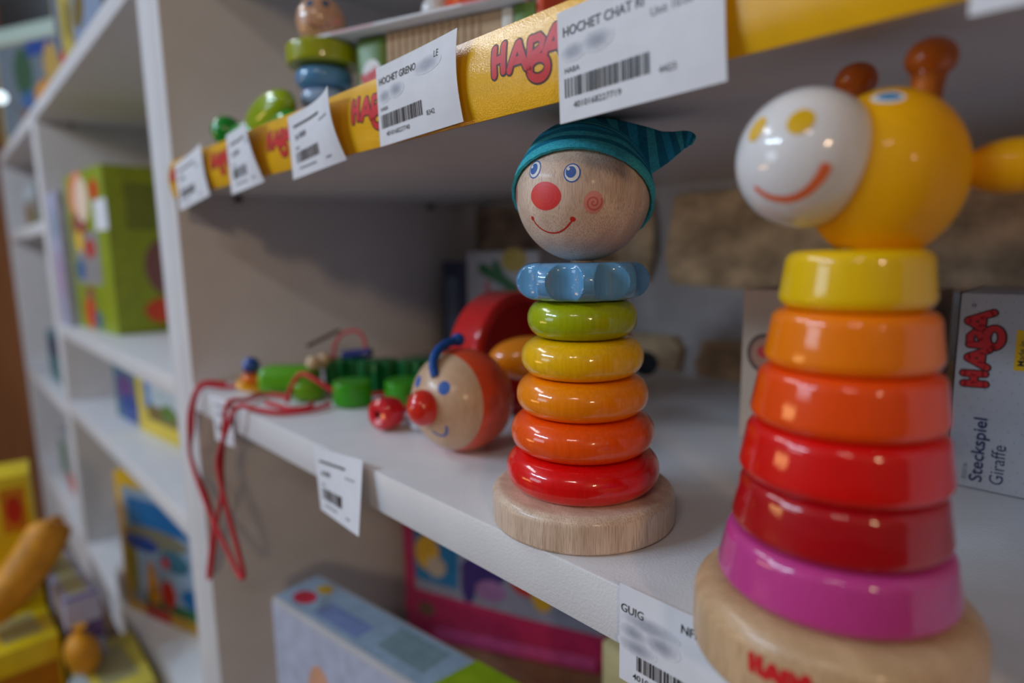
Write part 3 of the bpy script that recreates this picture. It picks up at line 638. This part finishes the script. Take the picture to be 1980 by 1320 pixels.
# ------------------------------------------------------------------ cartons: body plus flat print on its faces
def carton(name, label, cat, loc, yaw, w, d, h, body_mat, front=None, top=None, right=None, left=None, group=None, bev=0.0012, flaps=True):
    t = thing(name, label, cat, loc, yaw, group)
    add_mesh('body', box_bm(0, w, 0, d, 0, h, bev, 2), body_mat, t)
    e = 0.00025
    for nm, art, f in (('printed_front', front, lambda u, v, k: Vector((u, -e-k, v))), ('printed_top', top, lambda u, v, k: Vector((u, v, h+e+k))),
                       ('printed_side', right, lambda u, v, k: Vector((w+e+k, u, v))), ('printed_side', left, lambda u, v, k: Vector((-e-k, d-u, v)))):
        if art:
            p = Print(); art(p); p.build(nm, f, t)
    return t
def paint(n, c, rough=0.4): return mat('print_'+n, c, rough=rough, var=0.06, scale=(60, 60, 60))
CREAM = mat('carton_cream', (196, 182, 168), rough=0.6, var=0.03); WHITEC = mat('carton_white', (184, 184, 190), rough=0.4, var=0.02)
NAVY = paint('navy', (34, 46, 92)); YELP = paint('yellow', (244, 196, 20)); DOT = paint('dot', (150, 146, 150))
# carton with upright lettering at the right, behind the giraffe
def art_steck(p):
    # u to the right, v up; lettering climbs: text direction = up
    for i in range(18):
        for j in range(20): p.disc(0.003+0.0056*i+0.0028*(j % 2), 0.003+0.0052*j, 0.00032, 0.00032, DOT, 0, 6)
    p.logo(0.0140, 0.0566, 0.0137, 0.0098, RED, DARK, 0.00005, math.pi/2)
    p.text('Steckspiel', 0.0162, 0.0042, 0.0082, NAVY, 0.00005, 0.014, 1.10, math.pi/2)
    p.text('Giraffe', 0.0252, 0.0044, 0.0086, NAVY, 0.00005, -0.004, 0.94, math.pi/2)
    p.text('302016', 0.0094, 0.0042, 0.0030, GREY_INK, 0.00005, 0, 1, math.pi/2)
    p.disc(0.0062, 0.0996, 0.0010, 0.0010, GREY_INK, 0.00004, 16, inner=0.7); p.text('R', 0.0067, 0.0992, 0.0012, GREY_INK, 0.00005, 0, 1, math.pi/2)
    p.quad_grid(0.0250, 0.0670, 0.0440, 0.0880, YELP, 0.00004); p.text('Made in', 0.0292, 0.0692, 0.0042, BLACK, 0.00009, 0.004, 1, math.pi/2)
carton('toy_carton', 'pale carton lettered Steckspiel Giraffe, behind the stacking giraffe at the right', 'box', (-0.0800, 0.402, ZL), 0.02, 0.104, 0.070, 0.1062, WHITEC, front=art_steck, left=lambda p: p.quad_grid(0, 0, 0.070, 0.1062, NAVY))
def art_beige(p):
    p.disc(0.0165, 0.0615, 0.0125, 0.0135, paint('brown_disc', (110, 76, 60)), 0, 32); p.disc(0.0165, 0.0615, 0.0095, 0.0105, paint('peach', (190, 130, 100)), 0.00004, 32); p.disc(0.0155, 0.0625, 0.0042, 0.0042, RED, 0.00008, 20)
    p.disc(0.022, 0.049, 0.006, 0.004, paint('slate', (96, 112, 136)), 0.00003, 20)
carton('toy_carton', 'beige carton with a round picture, left of the giraffe rings', 'box', (-0.2020, 0.402, ZL), 0.03, 0.105, 0.075, 0.1040, mat('carton_beige', (204, 176, 152), rough=0.6, var=0.03), front=art_beige)
# cartons at the back left on the toy shelf
def art_wb(p):
    p.stroke([(0.038, 0.030), (0.036, 0.095)], 0.007, paint('pink_red', (210, 90, 110)))
    gp = paint('leaf_green', (40, 110, 60))
    p.stroke([(0.028, 0.112), (0.060, 0.100), (0.085, 0.086)], 0.014, gp); p.stroke([(0.050, 0.118), (0.068, 0.092)], 0.010, gp, 0.00003); p.disc(0.080, 0.122, 0.020, 0.014, paint('mustard', (190, 160, 50)), 0.00002); p.disc(0.094, 0.060, 0.012, 0.035, paint('mustard', (190, 160, 50)), 0.00002)
carton('toy_carton', 'white carton with green leaves standing at the back behind the pull toy', 'box', (-0.5990, 0.482, ZL), 0.06, 0.118, 0.060, 0.1320, WHITEC, front=art_wb)
carton('toy_carton', 'narrow dark blue carton in the back corner beside the white leaf carton', 'box', (-0.6570, 0.487, ZL), 0.06, 0.050, 0.050, 0.1200, mat('carton_navy', (52, 62, 96), rough=0.5, var=0.05), front=lambda p: p.quad_grid(0.008, 0.02, 0.03, 0.10, paint('slate', (96, 112, 136))))

# ------------------------------------------------------------------ things on the upper shelf
fig = thing('stacking_figure', 'ball headed wooden figure with yellow green disc on the upper shelf', 'toy', (-0.4860, 0.250, ZU))
fw = wood('beech_small', (216, 168, 134), (176, 128, 96), rough=0.3, coat=0.8)
FZ = ZU
add_mesh('base', lathe_bm(edge_prof(0.024, 0.012, 0.002, 0.003), 48), fw, fig)
add_mesh('ring', lathe_bm(ring_prof(0.018, 0.016, 0.007, 0.012), 48), lacquer('fig_red', (190, 30, 60)), fig, label='red ring')
add_mesh('ring', lathe_bm(ring_prof(0.0195, 0.014, 0.0065, 0.0275), 48), lacquer('fig_pale', (150, 176, 210)), fig, label='pale blue ring')
add_mesh('ring', lathe_bm(ring_prof(0.0225, 0.0170, 0.008, 0.0416), 48), lacquer('fig_blue', (86, 140, 186)), fig, label='blue ring')
add_mesh('ring', lathe_bm(ring_prof(0.0285, 0.0160, 0.003, 0.0590), 64), lacquer('fig_lime', (158, 166, 6)), fig, label='yellow green wide disc')
fh = add_mesh('head', sphere_bm(0.0192, (0, 0, 0.0935), 40, 24), fw, fig)
FC = Vector((0, 0, 0.0935)); fb = Vector((0.80, -0.45, -0.10)); fr = Vector((0.49, 0.87, 0))
EYEB = ink('fig_eye', (70, 96, 130))
for x in (-0.42, 0.28):
    p = Print(); p.disc(0, 0, 0.15, 0.19, EYEB, 0, 20); p.build('eye', on_ball(FC, 0.0192, fb+fr*x+Vector((0, 0, 0.62)), fr), fh, 'blue printed eye')
p = Print(); p.stroke([(-0.4, 0.05), (-0.2, -0.07), (0.05, -0.08), (0.3, 0.06)], 0.09, ink('fig_mouth', (120, 60, 60))); p.build('mouth', on_ball(FC, 0.0192, fb+Vector((0, 0, -0.32)), fr), fh, 'printed smile')
p = Print(); p.disc(0, 0, 0.16, 0.14, ROSE, 0, 20); p.build('cheek', on_ball(FC, 0.0192, fb+fr*0.75+Vector((0, 0, -0.1)), fr), fh, 'rose printed cheek')

cat = thing('wooden_caterpillar', 'shiny green wooden caterpillar lying on the upper shelf behind the tags', 'toy', (-0.560, 0.214, ZU))
CG = lacquer('cat_green', (20, 150, 50), rough=0.3); CY = lacquer('cat_lime', (150, 178, 10), rough=0.3)
add_mesh('head', sphere_bm(0.0130, (-0.0230, -0.0095, 0.0195), 32, 20), CG, cat, label='green ball head')
add_mesh('body', sphere_bm(1.0, (0.005, -0.003, 0.0120), 40, 20, sc=(0.0300, 0.0120, 0.0120), rot=Matrix.Rotation(0.08, 3, 'Z')), CG, cat)
add_mesh('shell', sphere_bm(1.0, (0.0380, 0.004, 0.0235), 40, 20, sc=(0.0410, 0.0150, 0.0165), rot=Matrix.Rotation(-0.20, 3, 'Y')), CY, cat, label='yellow green rounded shell')
add_mesh('segment', sphere_bm(1.0, (0.0700, 0.006, 0.0120), 32, 16, sc=(0.0180, 0.0120, 0.0120)), CG, cat, label='dark green rear segment')

KRAFT = mat('carton_kraft', (186, 160, 130), rough=0.75, var=0.08, scale=(14, 14, 300))
GRN = paint('carton_green', (92, 126, 48)); ORP = paint('orange_red', (216, 70, 30))
dsp = thing('display_carton', 'corrugated display carton under a flat white card on the upper shelf', 'box', (-0.4420, 0.262, ZU), math.atan2(0.05, 0.1335))
add_mesh('body', box_bm(0.020, 0.118, 0, 0.080, 0, 0.0745, 0.001, 1), KRAFT, dsp)
for i in range(13):
    add_mesh('flute', box_bm(0.0235+0.0062*i, 0.0265+0.0062*i, -0.0012, 0.0004, 0.001, 0.0735, 0.0004, 1), KRAFT, dsp)
sg = add_mesh('side_panel', box_bm(-0.010, 0.0200, -0.0015, 0.080, 0, 0.0745, 0.006, 3), GRN, dsp, label='green rounded side panel')
add_mesh('side_panel', box_bm(0.1180, 0.1270, -0.0015, 0.080, 0, 0.0745, 0.002, 2), mat('carton_pale', (210, 208, 200), rough=0.5), dsp, label='pale corner strip')
add_mesh('side_panel', box_bm(0.1270, 0.1440, -0.0015, 0.080, 0, 0.0745, 0.002, 2), GRN, dsp, label='green right panel')
add_mesh('side_panel', box_bm(0.1440, 0.1500, -0.0015, 0.080, 0, 0.0900, 0.002, 2), ORP, dsp, label='orange red right edge')
p = Print(); p.disc(0.0075, 0.042, 0.0100, 0.0150, ink('logo_white', (226, 226, 226)), 0, 32); p.logo(-0.0005, 0.039, 0.0055, 0.0070, RED, RED, 0.00006, 0.35)
p.build('printed_logo', lambda u, v, k: Vector((u, -0.0018-k, v)), sg, 'white oval with red lettering')
slab = thing('display_card', 'thin flat white card lying on the corrugated display carton', 'card', (-0.4420, 0.262, ZU+0.0750), math.atan2(0.05, 0.1335))
bm = box_bm(-0.036, 0.1360, -0.014, 0.090, 0, 0.0022, 0.0004, 1); add_mesh('sheet', bm, PAPER, slab)
p = Print(); p.stroke([(-0.02, 0.0011), (0.02, 0.0011)], 0.0006, RED, caps=False); p.stroke([(0.095, 0.0011), (0.12, 0.0011)], 0.0008, RED, caps=False)
p.build('printed_edge', lambda u, v, k: Vector((u, -0.01415-k, v)), slab, 'thin red printed line')
ora = thing('wooden_rattle', 'orange red rattle with a white ball, lying on the flat white card', 'toy', (-0.3750, 0.3080, ZU+0.0774), 0.3)
add_mesh('body', sphere_bm(1.0, (0.008, 0, 0.0150), 32, 20, sc=(0.024, 0.016, 0.0150)), lacquer('rattle_orange', (232, 76, 24), rough=0.4), ora)
add_mesh('knob', sphere_bm(0.0110, (-0.0240, -0.004, 0.0110), 24, 16), lacquer('rattle_white', (226, 226, 228)), ora, label='white ball knob')
add_mesh('ring', lathe_bm(ring_prof(0.0125, 0.006, 0.003, 0.0), 32, Matrix.Translation((0.034, 0, 0.0126)) @ Ry), lacquer('rattle_red', (206, 30, 34)), ora, label='red end ring')

# ------------------------------------------------------------------ cartons on the bottom shelf of the near bay
SKIN = paint('skin', (214, 160, 130)); HAIR = paint('brown_hair', (120, 84, 66)); SKYB = paint('pale_blue', (150, 172, 196)); LIME = paint('lime', (140, 170, 20))
def art_white_front(p):
    p.quad_grid(0.0, 0.0, 0.33, 0.285, paint('pale_lilac', (184, 190, 214)))
    p.disc(0.075, 0.20, 0.022, 0.050, SKIN, 0.00004); p.disc(0.125, 0.19, 0.030, 0.045, SKIN, 0.00005); p.disc(0.118, 0.215, 0.026, 0.024, HAIR, 0.00008); p.disc(0.19, 0.17, 0.05, 0.06, SKIN, 0.00006); p.disc(0.19, 0.215, 0.04, 0.02, HAIR, 0.0001)
def art_white_top(p):
    p.quad_grid(0.0, 0.004, 0.224, 0.050, SKYB); p.poly([(0.212, 0.0), (0.33, 0.0), (0.33, 0.0535), (0.222, 0.0535)], LIME, 0.00004)
    p.disc(0.026, 0.020, 0.014, 0.010, paint('cherry', (196, 40, 66)), 0.00005); p.disc(0.030, 0.040, 0.010, 0.007, paint('ochre', (200, 160, 40)), 0.00005)
    p.quad_grid(0.055, 0.010, 0.12, 0.030, paint('mid_blue', (122, 140, 190)), 0.00003); p.quad_grid(0.14, 0.015, 0.20, 0.045, paint('grey_teal', (126, 150, 160)), 0.00003)
carton('game_carton', 'long white carton with a blue grey top and lime corner below the toy shelf', 'box', (-0.5760, 0.2090, -0.62), 0.133, 0.335, 0.0535, 0.29, WHITEC, front=art_white_front, top=art_white_top)
def art_pink(p):
    p.poly([(0.016, 0.050), (0.262, 0.050), (0.262, 0.26), (0.016, 0.26)], paint('cloud', (150, 150, 168)), 0)
    p.poly([(0.016, 0.085), (0.075, 0.078), (0.085, 0.26), (0.016, 0.26)], paint('sky', (40, 120, 170)), 0.00003)
    p.disc(0.034, 0.122, 0.017, 0.024, paint('gold', (220, 170, 50)), 0.00006); p.disc(0.046, 0.104, 0.014, 0.014, paint('cream', (190, 170, 150)), 0.00007)
    p.disc(0.110, 0.108, 0.030, 0.020, paint('violet', (70, 52, 120)), 0.00006); p.disc(0.090, 0.088, 0.010, 0.026, paint('violet', (70, 52, 120)), 0.00007); p.disc(0.12, 0.084, 0.02, 0.014, paint('lilac', (170, 120, 170)), 0.00008)
    p.disc(0.172, 0.100, 0.026, 0.016, paint('hot_red', (200, 50, 30)), 0.00006); p.disc(0.186, 0.090, 0.014, 0.022, paint('gold', (220, 170, 50)), 0.00008)
    p.stroke([(0.0, 0.056), (0.06, 0.050), (0.16, 0.040), (0.262, 0.034)], 0.032, paint('raspberry', (190, 44, 90)), 0.00009, caps=False)
    p.disc(0.030, 0.044, 0.012, 0.010, paint('brown_hair', (120, 84, 66)), 0.00012); p.stroke([(0.04, 0.014), (0.25, 0.012)], 0.016, paint('rose_pink', (210, 80, 140)), 0.0001, caps=False)
carton('game_carton', 'pink picture carton standing on the brown carton, half hidden under the toy shelf', 'box', (-0.6530, 0.4080, -0.50), 0.49, 0.262, 0.030, 0.26, mat('carton_pink', (190, 50, 96), rough=0.4, var=0.08), front=art_pink)
carton('shipping_carton', 'plain brown carton lying under the pink picture carton', 'box', (-0.6530, 0.345, -0.62), 0.02, 0.330, 0.200, 0.1195, mat('carton_brown', (150, 112, 78), rough=0.75, var=0.06), top=lambda p: p.quad_grid(0.0, 0.085, 0.33, 0.115, paint('packing_tape', (170, 134, 96))))
carton('game_carton', 'pale cream carton at the right of the pink picture carton', 'box', (-0.3080, 0.384, -0.62), 0.02, 0.110, 0.150, 0.29, mat('carton_ivory', (206, 190, 140), rough=0.5), front=lambda p: p.quad_grid(0.02, 0.02, 0.09, 0.20, paint('grey_teal', (126, 150, 160))))

# ------------------------------------------------------------------ middle bay
OL = mat('carton_lime', (140, 156, 14), rough=0.45, var=0.05)
def art_green(p):
    p.disc(0.085, 0.245, 0.062, 0.045, paint('peach2', (236, 150, 110)), 0); p.disc(0.110, 0.238, 0.042, 0.040, paint('glow_cream', (250, 224, 200)), 0.00004); p.disc(0.190, 0.250, 0.026, 0.018, ORP, 0.00005)
    p.disc(0.080, 0.195, 0.050, 0.024, paint('brick', (160, 84, 76)), 0.00003)
    p.quad_grid(0.030, 0.085, 0.185, 0.180, paint('grey_mauve', (150, 148, 150)), 0.00002)
    p.disc(0.130, 0.150, 0.035, 0.018, paint('brick_red', (190, 70, 60)), 0.00006); p.disc(0.065, 0.165, 0.025, 0.020, YELP, 0.00006); p.disc(0.055, 0.112, 0.030, 0.020, paint('steel_blue', (60, 104, 160)), 0.00006)
    p.quad_grid(0.070, 0.012, 0.130, 0.080, paint('clay', (150, 104, 70)), 0.00003); p.disc(0.085, 0.030, 0.030, 0.030, ORP, 0.00006); p.disc(0.135, 0.020, 0.025, 0.018, paint('petrol', (60, 110, 130)), 0.00006)
    p.quad_grid(0.180, 0.180, 0.252, 0.232, PAPER, 0.0001)
def art_green_side(p):
    p.disc(0.085, 0.115, 0.034, 0.050, paint('dusty_rose', (130, 84, 80)), 0.00003); p.disc(0.075, 0.038, 0.030, 0.022, ORP, 0.00003); p.quad_grid(0.03, 0.18, 0.12, 0.26, paint('moss', (112, 124, 24)), 0.00002)
carton('game_carton', 'tall lime green carton with pictures in the middle shelving bay', 'box', (-1.4850, 0.2080, ZL), 0.08, 0.245, 0.130, 0.288, OL, front=art_green, right=art_green_side)
carton('game_carton', 'narrow lilac white carton left of the tall lime green carton', 'box', (-1.5740, 0.1900, ZL), 0.03, 0.084, 0.120, 0.262, mat('carton_lilac', (176, 178, 208), rough=0.5, var=0.05), front=lambda p: (p.disc(0.045, 0.10, 0.030, 0.05, paint('lilac_pink', (190, 160, 196))), p.disc(0.045, 0.20, 0.030, 0.03, paint('pale_blue', (150, 172, 196)))))
# third level: a small yellow trimmed carton and a blue violet one
def art_small(p):
    p.quad_grid(0.035, 0.045, 0.235, 0.120, paint('sky2', (110, 150, 200)), 0); p.disc(0.140, 0.075, 0.075, 0.032, paint('mist', (190, 206, 214)), 0.00004); p.quad_grid(0.05, 0.028, 0.235, 0.055, paint('khaki', (120, 104, 50)), 0.00006); p.disc(0.225, 0.040, 0.016, 0.016, RED, 0.0001); p.disc(0.14, 0.05, 0.03, 0.014, paint('leaf', (90, 130, 50)), 0.00008)
carton('game_carton', 'small yellow trimmed picture carton on the third level of the middle bay', 'box', (-1.2300, 0.2420, -0.30), 0.10, 0.240, 0.110, 0.130, mat('carton_yellow', (222, 196, 50), rough=0.45, var=0.05), front=art_small)
carton('game_carton', 'small blue and violet carton left of the yellow trimmed picture carton', 'box', (-1.3700, 0.2350, -0.30), 0.10, 0.115, 0.110, 0.140, mat('carton_teal', (64, 112, 136), rough=0.45, var=0.08), front=lambda p: (p.disc(0.06, 0.060, 0.045, 0.028, paint('purple', (104, 76, 136))), p.disc(0.075, 0.026, 0.045, 0.026, paint('royal', (40, 74, 150)), 0.00004)))
def art_game(p):
    p.quad_grid(0.018, 0.022, 0.30, 0.232, paint('ice', (150, 172, 196)), 0)
    p.quad_grid(0.030, 0.165, 0.30, 0.215, paint('azure', (24, 108, 170)), 0.00004); p.disc(0.10, 0.150, 0.09, 0.018, paint('olive_grey', (130, 124, 100)), 0.00006); p.disc(0.060, 0.134, 0.050, 0.014, paint('deep_blue', (34, 70, 150)), 0.00008)
    p.disc(0.150, 0.118, 0.040, 0.020, paint('petrol', (60, 110, 130)), 0.00008); p.disc(0.125, 0.112, 0.010, 0.010, RED, 0.0001); p.disc(0.03, 0.09, 0.016, 0.06, paint('olive_yellow', (150, 140, 40)), 0.00005)
    p.stroke([(0.085, 0.045), (0.082, 0.095)], lambda t: 0.036-0.018*t, paint('orange_yellow', (226, 150, 20)), 0.0001); p.disc(0.125, 0.055, 0.020, 0.026, paint('tomato', (200, 46, 24)), 0.0001)
    p.quad_grid(0.06, 0.022, 0.30, 0.042, paint('grass', (40, 110, 60)), 0.00008); p.disc(0.190, 0.060, 0.03, 0.018, paint('azure', (24, 108, 170)), 0.0001)
    p.quad_grid(0.055, 0.0, 0.125, 0.022, paint('tomato', (200, 46, 24)), 0.00008)
carton('game_carton', 'yellow framed picture game standing on the bottom level of the middle bay', 'box', (-1.2350, 0.1950, -0.6195), 0.33, 0.30, 0.060, 0.255, mat('carton_gold', (216, 172, 24), rough=0.45, var=0.05), front=art_game)
roll = thing('paper_roll', 'white roll standing before the yellow framed picture game', 'roll', (-1.2650, 0.1500+0.062, -0.62))
add_mesh('body', lathe_bm(edge_prof(0.026, 0.070, 0.008, 0.012), 40), mat('roll_white', (206, 208, 216), rough=0.5), roll)
add_mesh('core', lathe_bm([(0, 0.0695), (0.008, 0.0695), (0.008, 0.0715), (0, 0.0715)], 24), CARD_EDGE, roll)
# cartons on the upper level of the middle bay, seen at the top left
def art_top1(p):
    p.quad_grid(0.0, 0.240, 0.250, 0.276, paint('mint', (186, 206, 196)), 0); p.quad_grid(0.01, 0.01, 0.240, 0.236, paint('dusk', (112, 124, 136)), 0.00002)
    p.disc(0.11, 0.165, 0.036, 0.060, paint('forest', (56, 92, 64)), 0.00005); p.quad_grid(0.13, 0.200, 0.236, 0.236, paint('deep_blue', (34, 70, 150)), 0.00006); p.disc(0.19, 0.100, 0.045, 0.040, paint('orange_yellow', (226, 150, 20)), 0.00006); p.disc(0.215, 0.175, 0.025, 0.05, paint('wheat', (196, 160, 80)), 0.00007); p.disc(0.13, 0.055, 0.05, 0.035, paint('clay', (150, 104, 70)), 0.00005); p.disc(0.115, 0.098, 0.025, 0.022, paint('steel_blue', (60, 104, 160)), 0.00008)
carton('game_carton', 'broad mint rimmed picture carton on the high shelf at the top left', 'box', (-2.1360, 0.1820, 0.300), 0.45, 0.250, 0.110, 0.276, mat('carton_sand', (186, 170, 96), rough=0.45, var=0.06), front=lambda p: art_top1(p))
carton('storage_box', 'black box lying on top of the mint rimmed picture carton', 'box', (-2.1200, 0.2000, 0.5764), 0.45, 0.205, 0.080, 0.090, mat('box_black', (22, 20, 20), rough=0.5), front=lambda p: p.quad_grid(0.02, 0.070, 0.18, 0.076, paint('charcoal', (46, 44, 44))))
carton('game_carton', 'blue edged yellow carton right of the mint rimmed carton on the high shelf', 'box', (-1.3120, 0.1960, 0.300), 0.0, 0.150, 0.200, 0.170, mat('carton_straw', (196, 178, 84), rough=0.45, var=0.06), front=lambda p: (p.quad_grid(0.012, 0.020, 0.055, 0.168, paint('denim', (74, 104, 150))), p.disc(0.05, 0.018, 0.020, 0.012, RED, 0.00005), p.disc(0.12, 0.06, 0.02, 0.03, paint('khaki', (120, 104, 50)), 0.00004)))
carton('game_carton', 'pale blue carton on the high shelf nearest the white upright', 'box', (-1.1520, 0.1960, 0.300), 0.0, 0.190, 0.200, 0.150, mat('carton_pale_blue', (140, 158, 188), rough=0.45, var=0.06), front=lambda p: (p.disc(0.05, 0.05, 0.04, 0.025, paint('khaki', (120, 104, 50))), p.disc(0.13, 0.10, 0.04, 0.03, paint('dusty_rose', (130, 84, 80)), 0.00003)))
# ------------------------------------------------------------------ far bay: small goods
carton('game_carton', 'small white topped carton on the upper level of the far bay', 'box', (-2.2300, 0.2150, 0.080), 0.0, 0.260, 0.120, 0.110, mat('carton_far', (150, 146, 140), rough=0.5, var=0.08), front=lambda p: (p.quad_grid(0.0, 0.075, 0.26, 0.11, paint('mist', (190, 206, 214))), p.disc(0.10, 0.04, 0.05, 0.025, paint('clay', (150, 104, 70)), 0.00004), p.disc(0.2, 0.03, 0.03, 0.02, paint('leaf', (90, 130, 50)), 0.00004)))
carton('game_carton', 'teal and navy carton on the middle level of the far bay', 'box', (-2.1000, 0.2150, -0.32), 0.0, 0.240, 0.110, 0.130, mat('carton_far_teal', (70, 120, 130), rough=0.5, var=0.08), front=lambda p: p.quad_grid(0.05, 0.07, 0.20, 0.12, NAVY))
carton('game_carton', 'green and orange carton on the bottom level of the far bay', 'box', (-2.1400, 0.2150, -0.62), 0.0, 0.300, 0.110, 0.150, mat('carton_far_grey', (170, 172, 176), rough=0.5, var=0.06), front=lambda p: (p.quad_grid(0.04, 0.04, 0.14, 0.13, paint('sea_green', (70, 130, 100))), p.disc(0.19, 0.035, 0.05, 0.025, ORP, 0.00004)))
# ------------------------------------------------------------------ stacked yellow cartons on a low stand in front of the bays
stand = thing('display_stand', 'low dark wooden stand under the yellow cartons at the lower left', 'stand', (-1.22, 0.02, -0.85))
DW = mat('stand_wood', (96, 66, 40), rough=0.6, var=0.12, scale=(10, 60, 60))
add_mesh('top', box_bm(-0.26, 0.30, -0.22, 0.158, 0.172, 0.190, 0.003, 2), DW, stand)
for a in (-0.23, 0.23):
    for b in (-0.19, 0.11): add_mesh('leg', box_bm(a, a+0.04, b, b+0.04, 0, 0.172, 0.003, 1), DW, stand)
CY2 = mat('carton_bright_yellow', (236, 206, 20), rough=0.45, var=0.05); CY3 = mat('carton_deep_yellow', (226, 170, 12), rough=0.45, var=0.05)
LBL = paint('label_grey', (176, 170, 120)); ORL = paint('label_orange', (214, 130, 24))
def lab_top(p, w, d):
    p.quad_grid(w*0.28, d*0.22, w*0.80, d*0.82, LBL, 0, rot=0.1); p.logo(w*0.06, d*0.62, w*0.07, d*0.12, RED, RED, 0.00004)
HP = math.pi/2
SQ = 'yellow cartons piled at the lower left'
carton('game_carton', 'yellow carton with orange label, topmost of the pile at the left edge', 'box', (-1.1950, -0.010, -0.66), HP-0.1, 0.088, 0.090, 0.333, CY2, front=lambda p: (p.quad_grid(0.050, 0.245, 0.080, 0.315, ORL), p.disc(0.012, 0.285, 0.014, 0.03, paint('steel', (130, 140, 150)), 0.00003), p.disc(0.065, 0.280, 0.010, 0.022, paint('tomato', (200, 46, 24)), 0.00005)), group=SQ)
carton('game_carton', 'flat yellow carton with grey label lying at the lower left edge', 'box', (-1.0650, -0.010, -0.66), HP+0.02, 0.090, 0.120, 0.120, CY2, top=lambda p: lab_top(p, 0.090, 0.120), front=lambda p: p.quad_grid(0.004, 0.0, 0.086, 0.085, paint('amber_print', (190, 120, 10))), group=SQ)
carton('game_carton', 'yellow carton with red mark lying at the bottom edge, nearest the bays', 'box', (-0.9500, 0.085, -0.66), HP-0.02, 0.088, 0.165, 0.060, mat('carton_pale_yellow', (224, 206, 80), rough=0.45, var=0.05), top=lambda p: (lab_top(p, 0.088, 0.165), p.disc(0.004, 0.06, 0.012, 0.035, paint('mist', (190, 206, 214)), 0.00005)), group=SQ)
def art_pw(p): p.quad_grid(0.010, 0.02, 0.034, 0.27, paint('pale_straw', (200, 196, 140))); p.quad_grid(0.0, 0.0, 0.045, 0.012, paint('purple', (104, 76, 136)), 0.00003)
carton('game_carton', 'narrow lilac and white carton standing between the yellow cartons', 'box', (-1.0700, 0.0900, -0.5990), HP+0.05, 0.045, 0.200, 0.100, mat('carton_lilac_white', (186, 184, 212), rough=0.45, var=0.04), top=art_pw, front=lambda p: p.quad_grid(0.0, 0.03, 0.045, 0.06, paint('purple', (104, 76, 136))))
bag = thing('padded_bag', 'rounded orange yellow padded bag leaning among the yellow cartons', 'bag', (-1.135, 0.050, -0.538))
OB = mat('bag_orange', (222, 148, 8), rough=0.55, var=0.12, scale=(40, 40, 40), bump=0.5, bump_scale=120)
add_mesh('body', tube_bm([(0.01, -0.070, 0.030), (0.005, -0.030, 0.045), (0.0, 0.010, 0.085), (-0.005, 0.038, 0.125), (-0.01, 0.046, 0.140)], lambda t: 0.030*(1-0.45*abs(2*t-1)**4), 20, 10), OB, bag)
add_mesh('strap', tube_bm([(0.004, 0.020, 0.118), (0.014, 0.040, 0.150), (0.0, 0.055, 0.145), (-0.01, 0.052, 0.120)], 0.004, 8, 8), OB, bag)
bag2 = thing('padded_bag', 'small dark orange padded bag beside the flat yellow carton', 'bag', (-1.040, 0.1020, -0.60+0.0005))
add_mesh('body', sphere_bm(1.0, (0, 0, 0.032), 28, 18, sc=(0.028, 0.022, 0.032), rot=Matrix.Rotation(0.2, 3, 'X')), OB, bag2)
add_mesh('knot', lathe_bm([(0, 0.060), (0.006, 0.060), (0.004, 0.066), (0.009, 0.074), (0, 0.074)], 20), OB, bag2)
lamp = thing('clip_lamp', 'tiny glowing round lamp clipped to the high shelf at the left edge', 'lamp', (-1.705, YF-0.002, 0.300))
LM = mat('lamp_steel', (150, 152, 156), rough=0.35, metallic=0.8)
add_mesh('clip', box_bm(-0.008, 0.008, -0.004, 0.020, 0.0, 0.006, 0.001, 1), LM, lamp)
add_mesh('arm', tube_bm([(0, 0, 0.004), (0, -0.012, 0.020), (0, -0.034, 0.031)], 0.0018, 8, 8), LM, lamp)
em = bpy.data.materials.new('bulb_glow'); em.use_nodes = True; eb = em.node_tree.nodes['Principled BSDF']; eb.inputs['Emission Color'].default_value = (0.75, 0.92, 1.0, 1); eb.inputs['Emission Strength'].default_value = 1.5
add_mesh('bulb', sphere_bm(0.0120, (0, -0.037, 0.033), 20, 14), em, lamp, label='glowing round bulb')
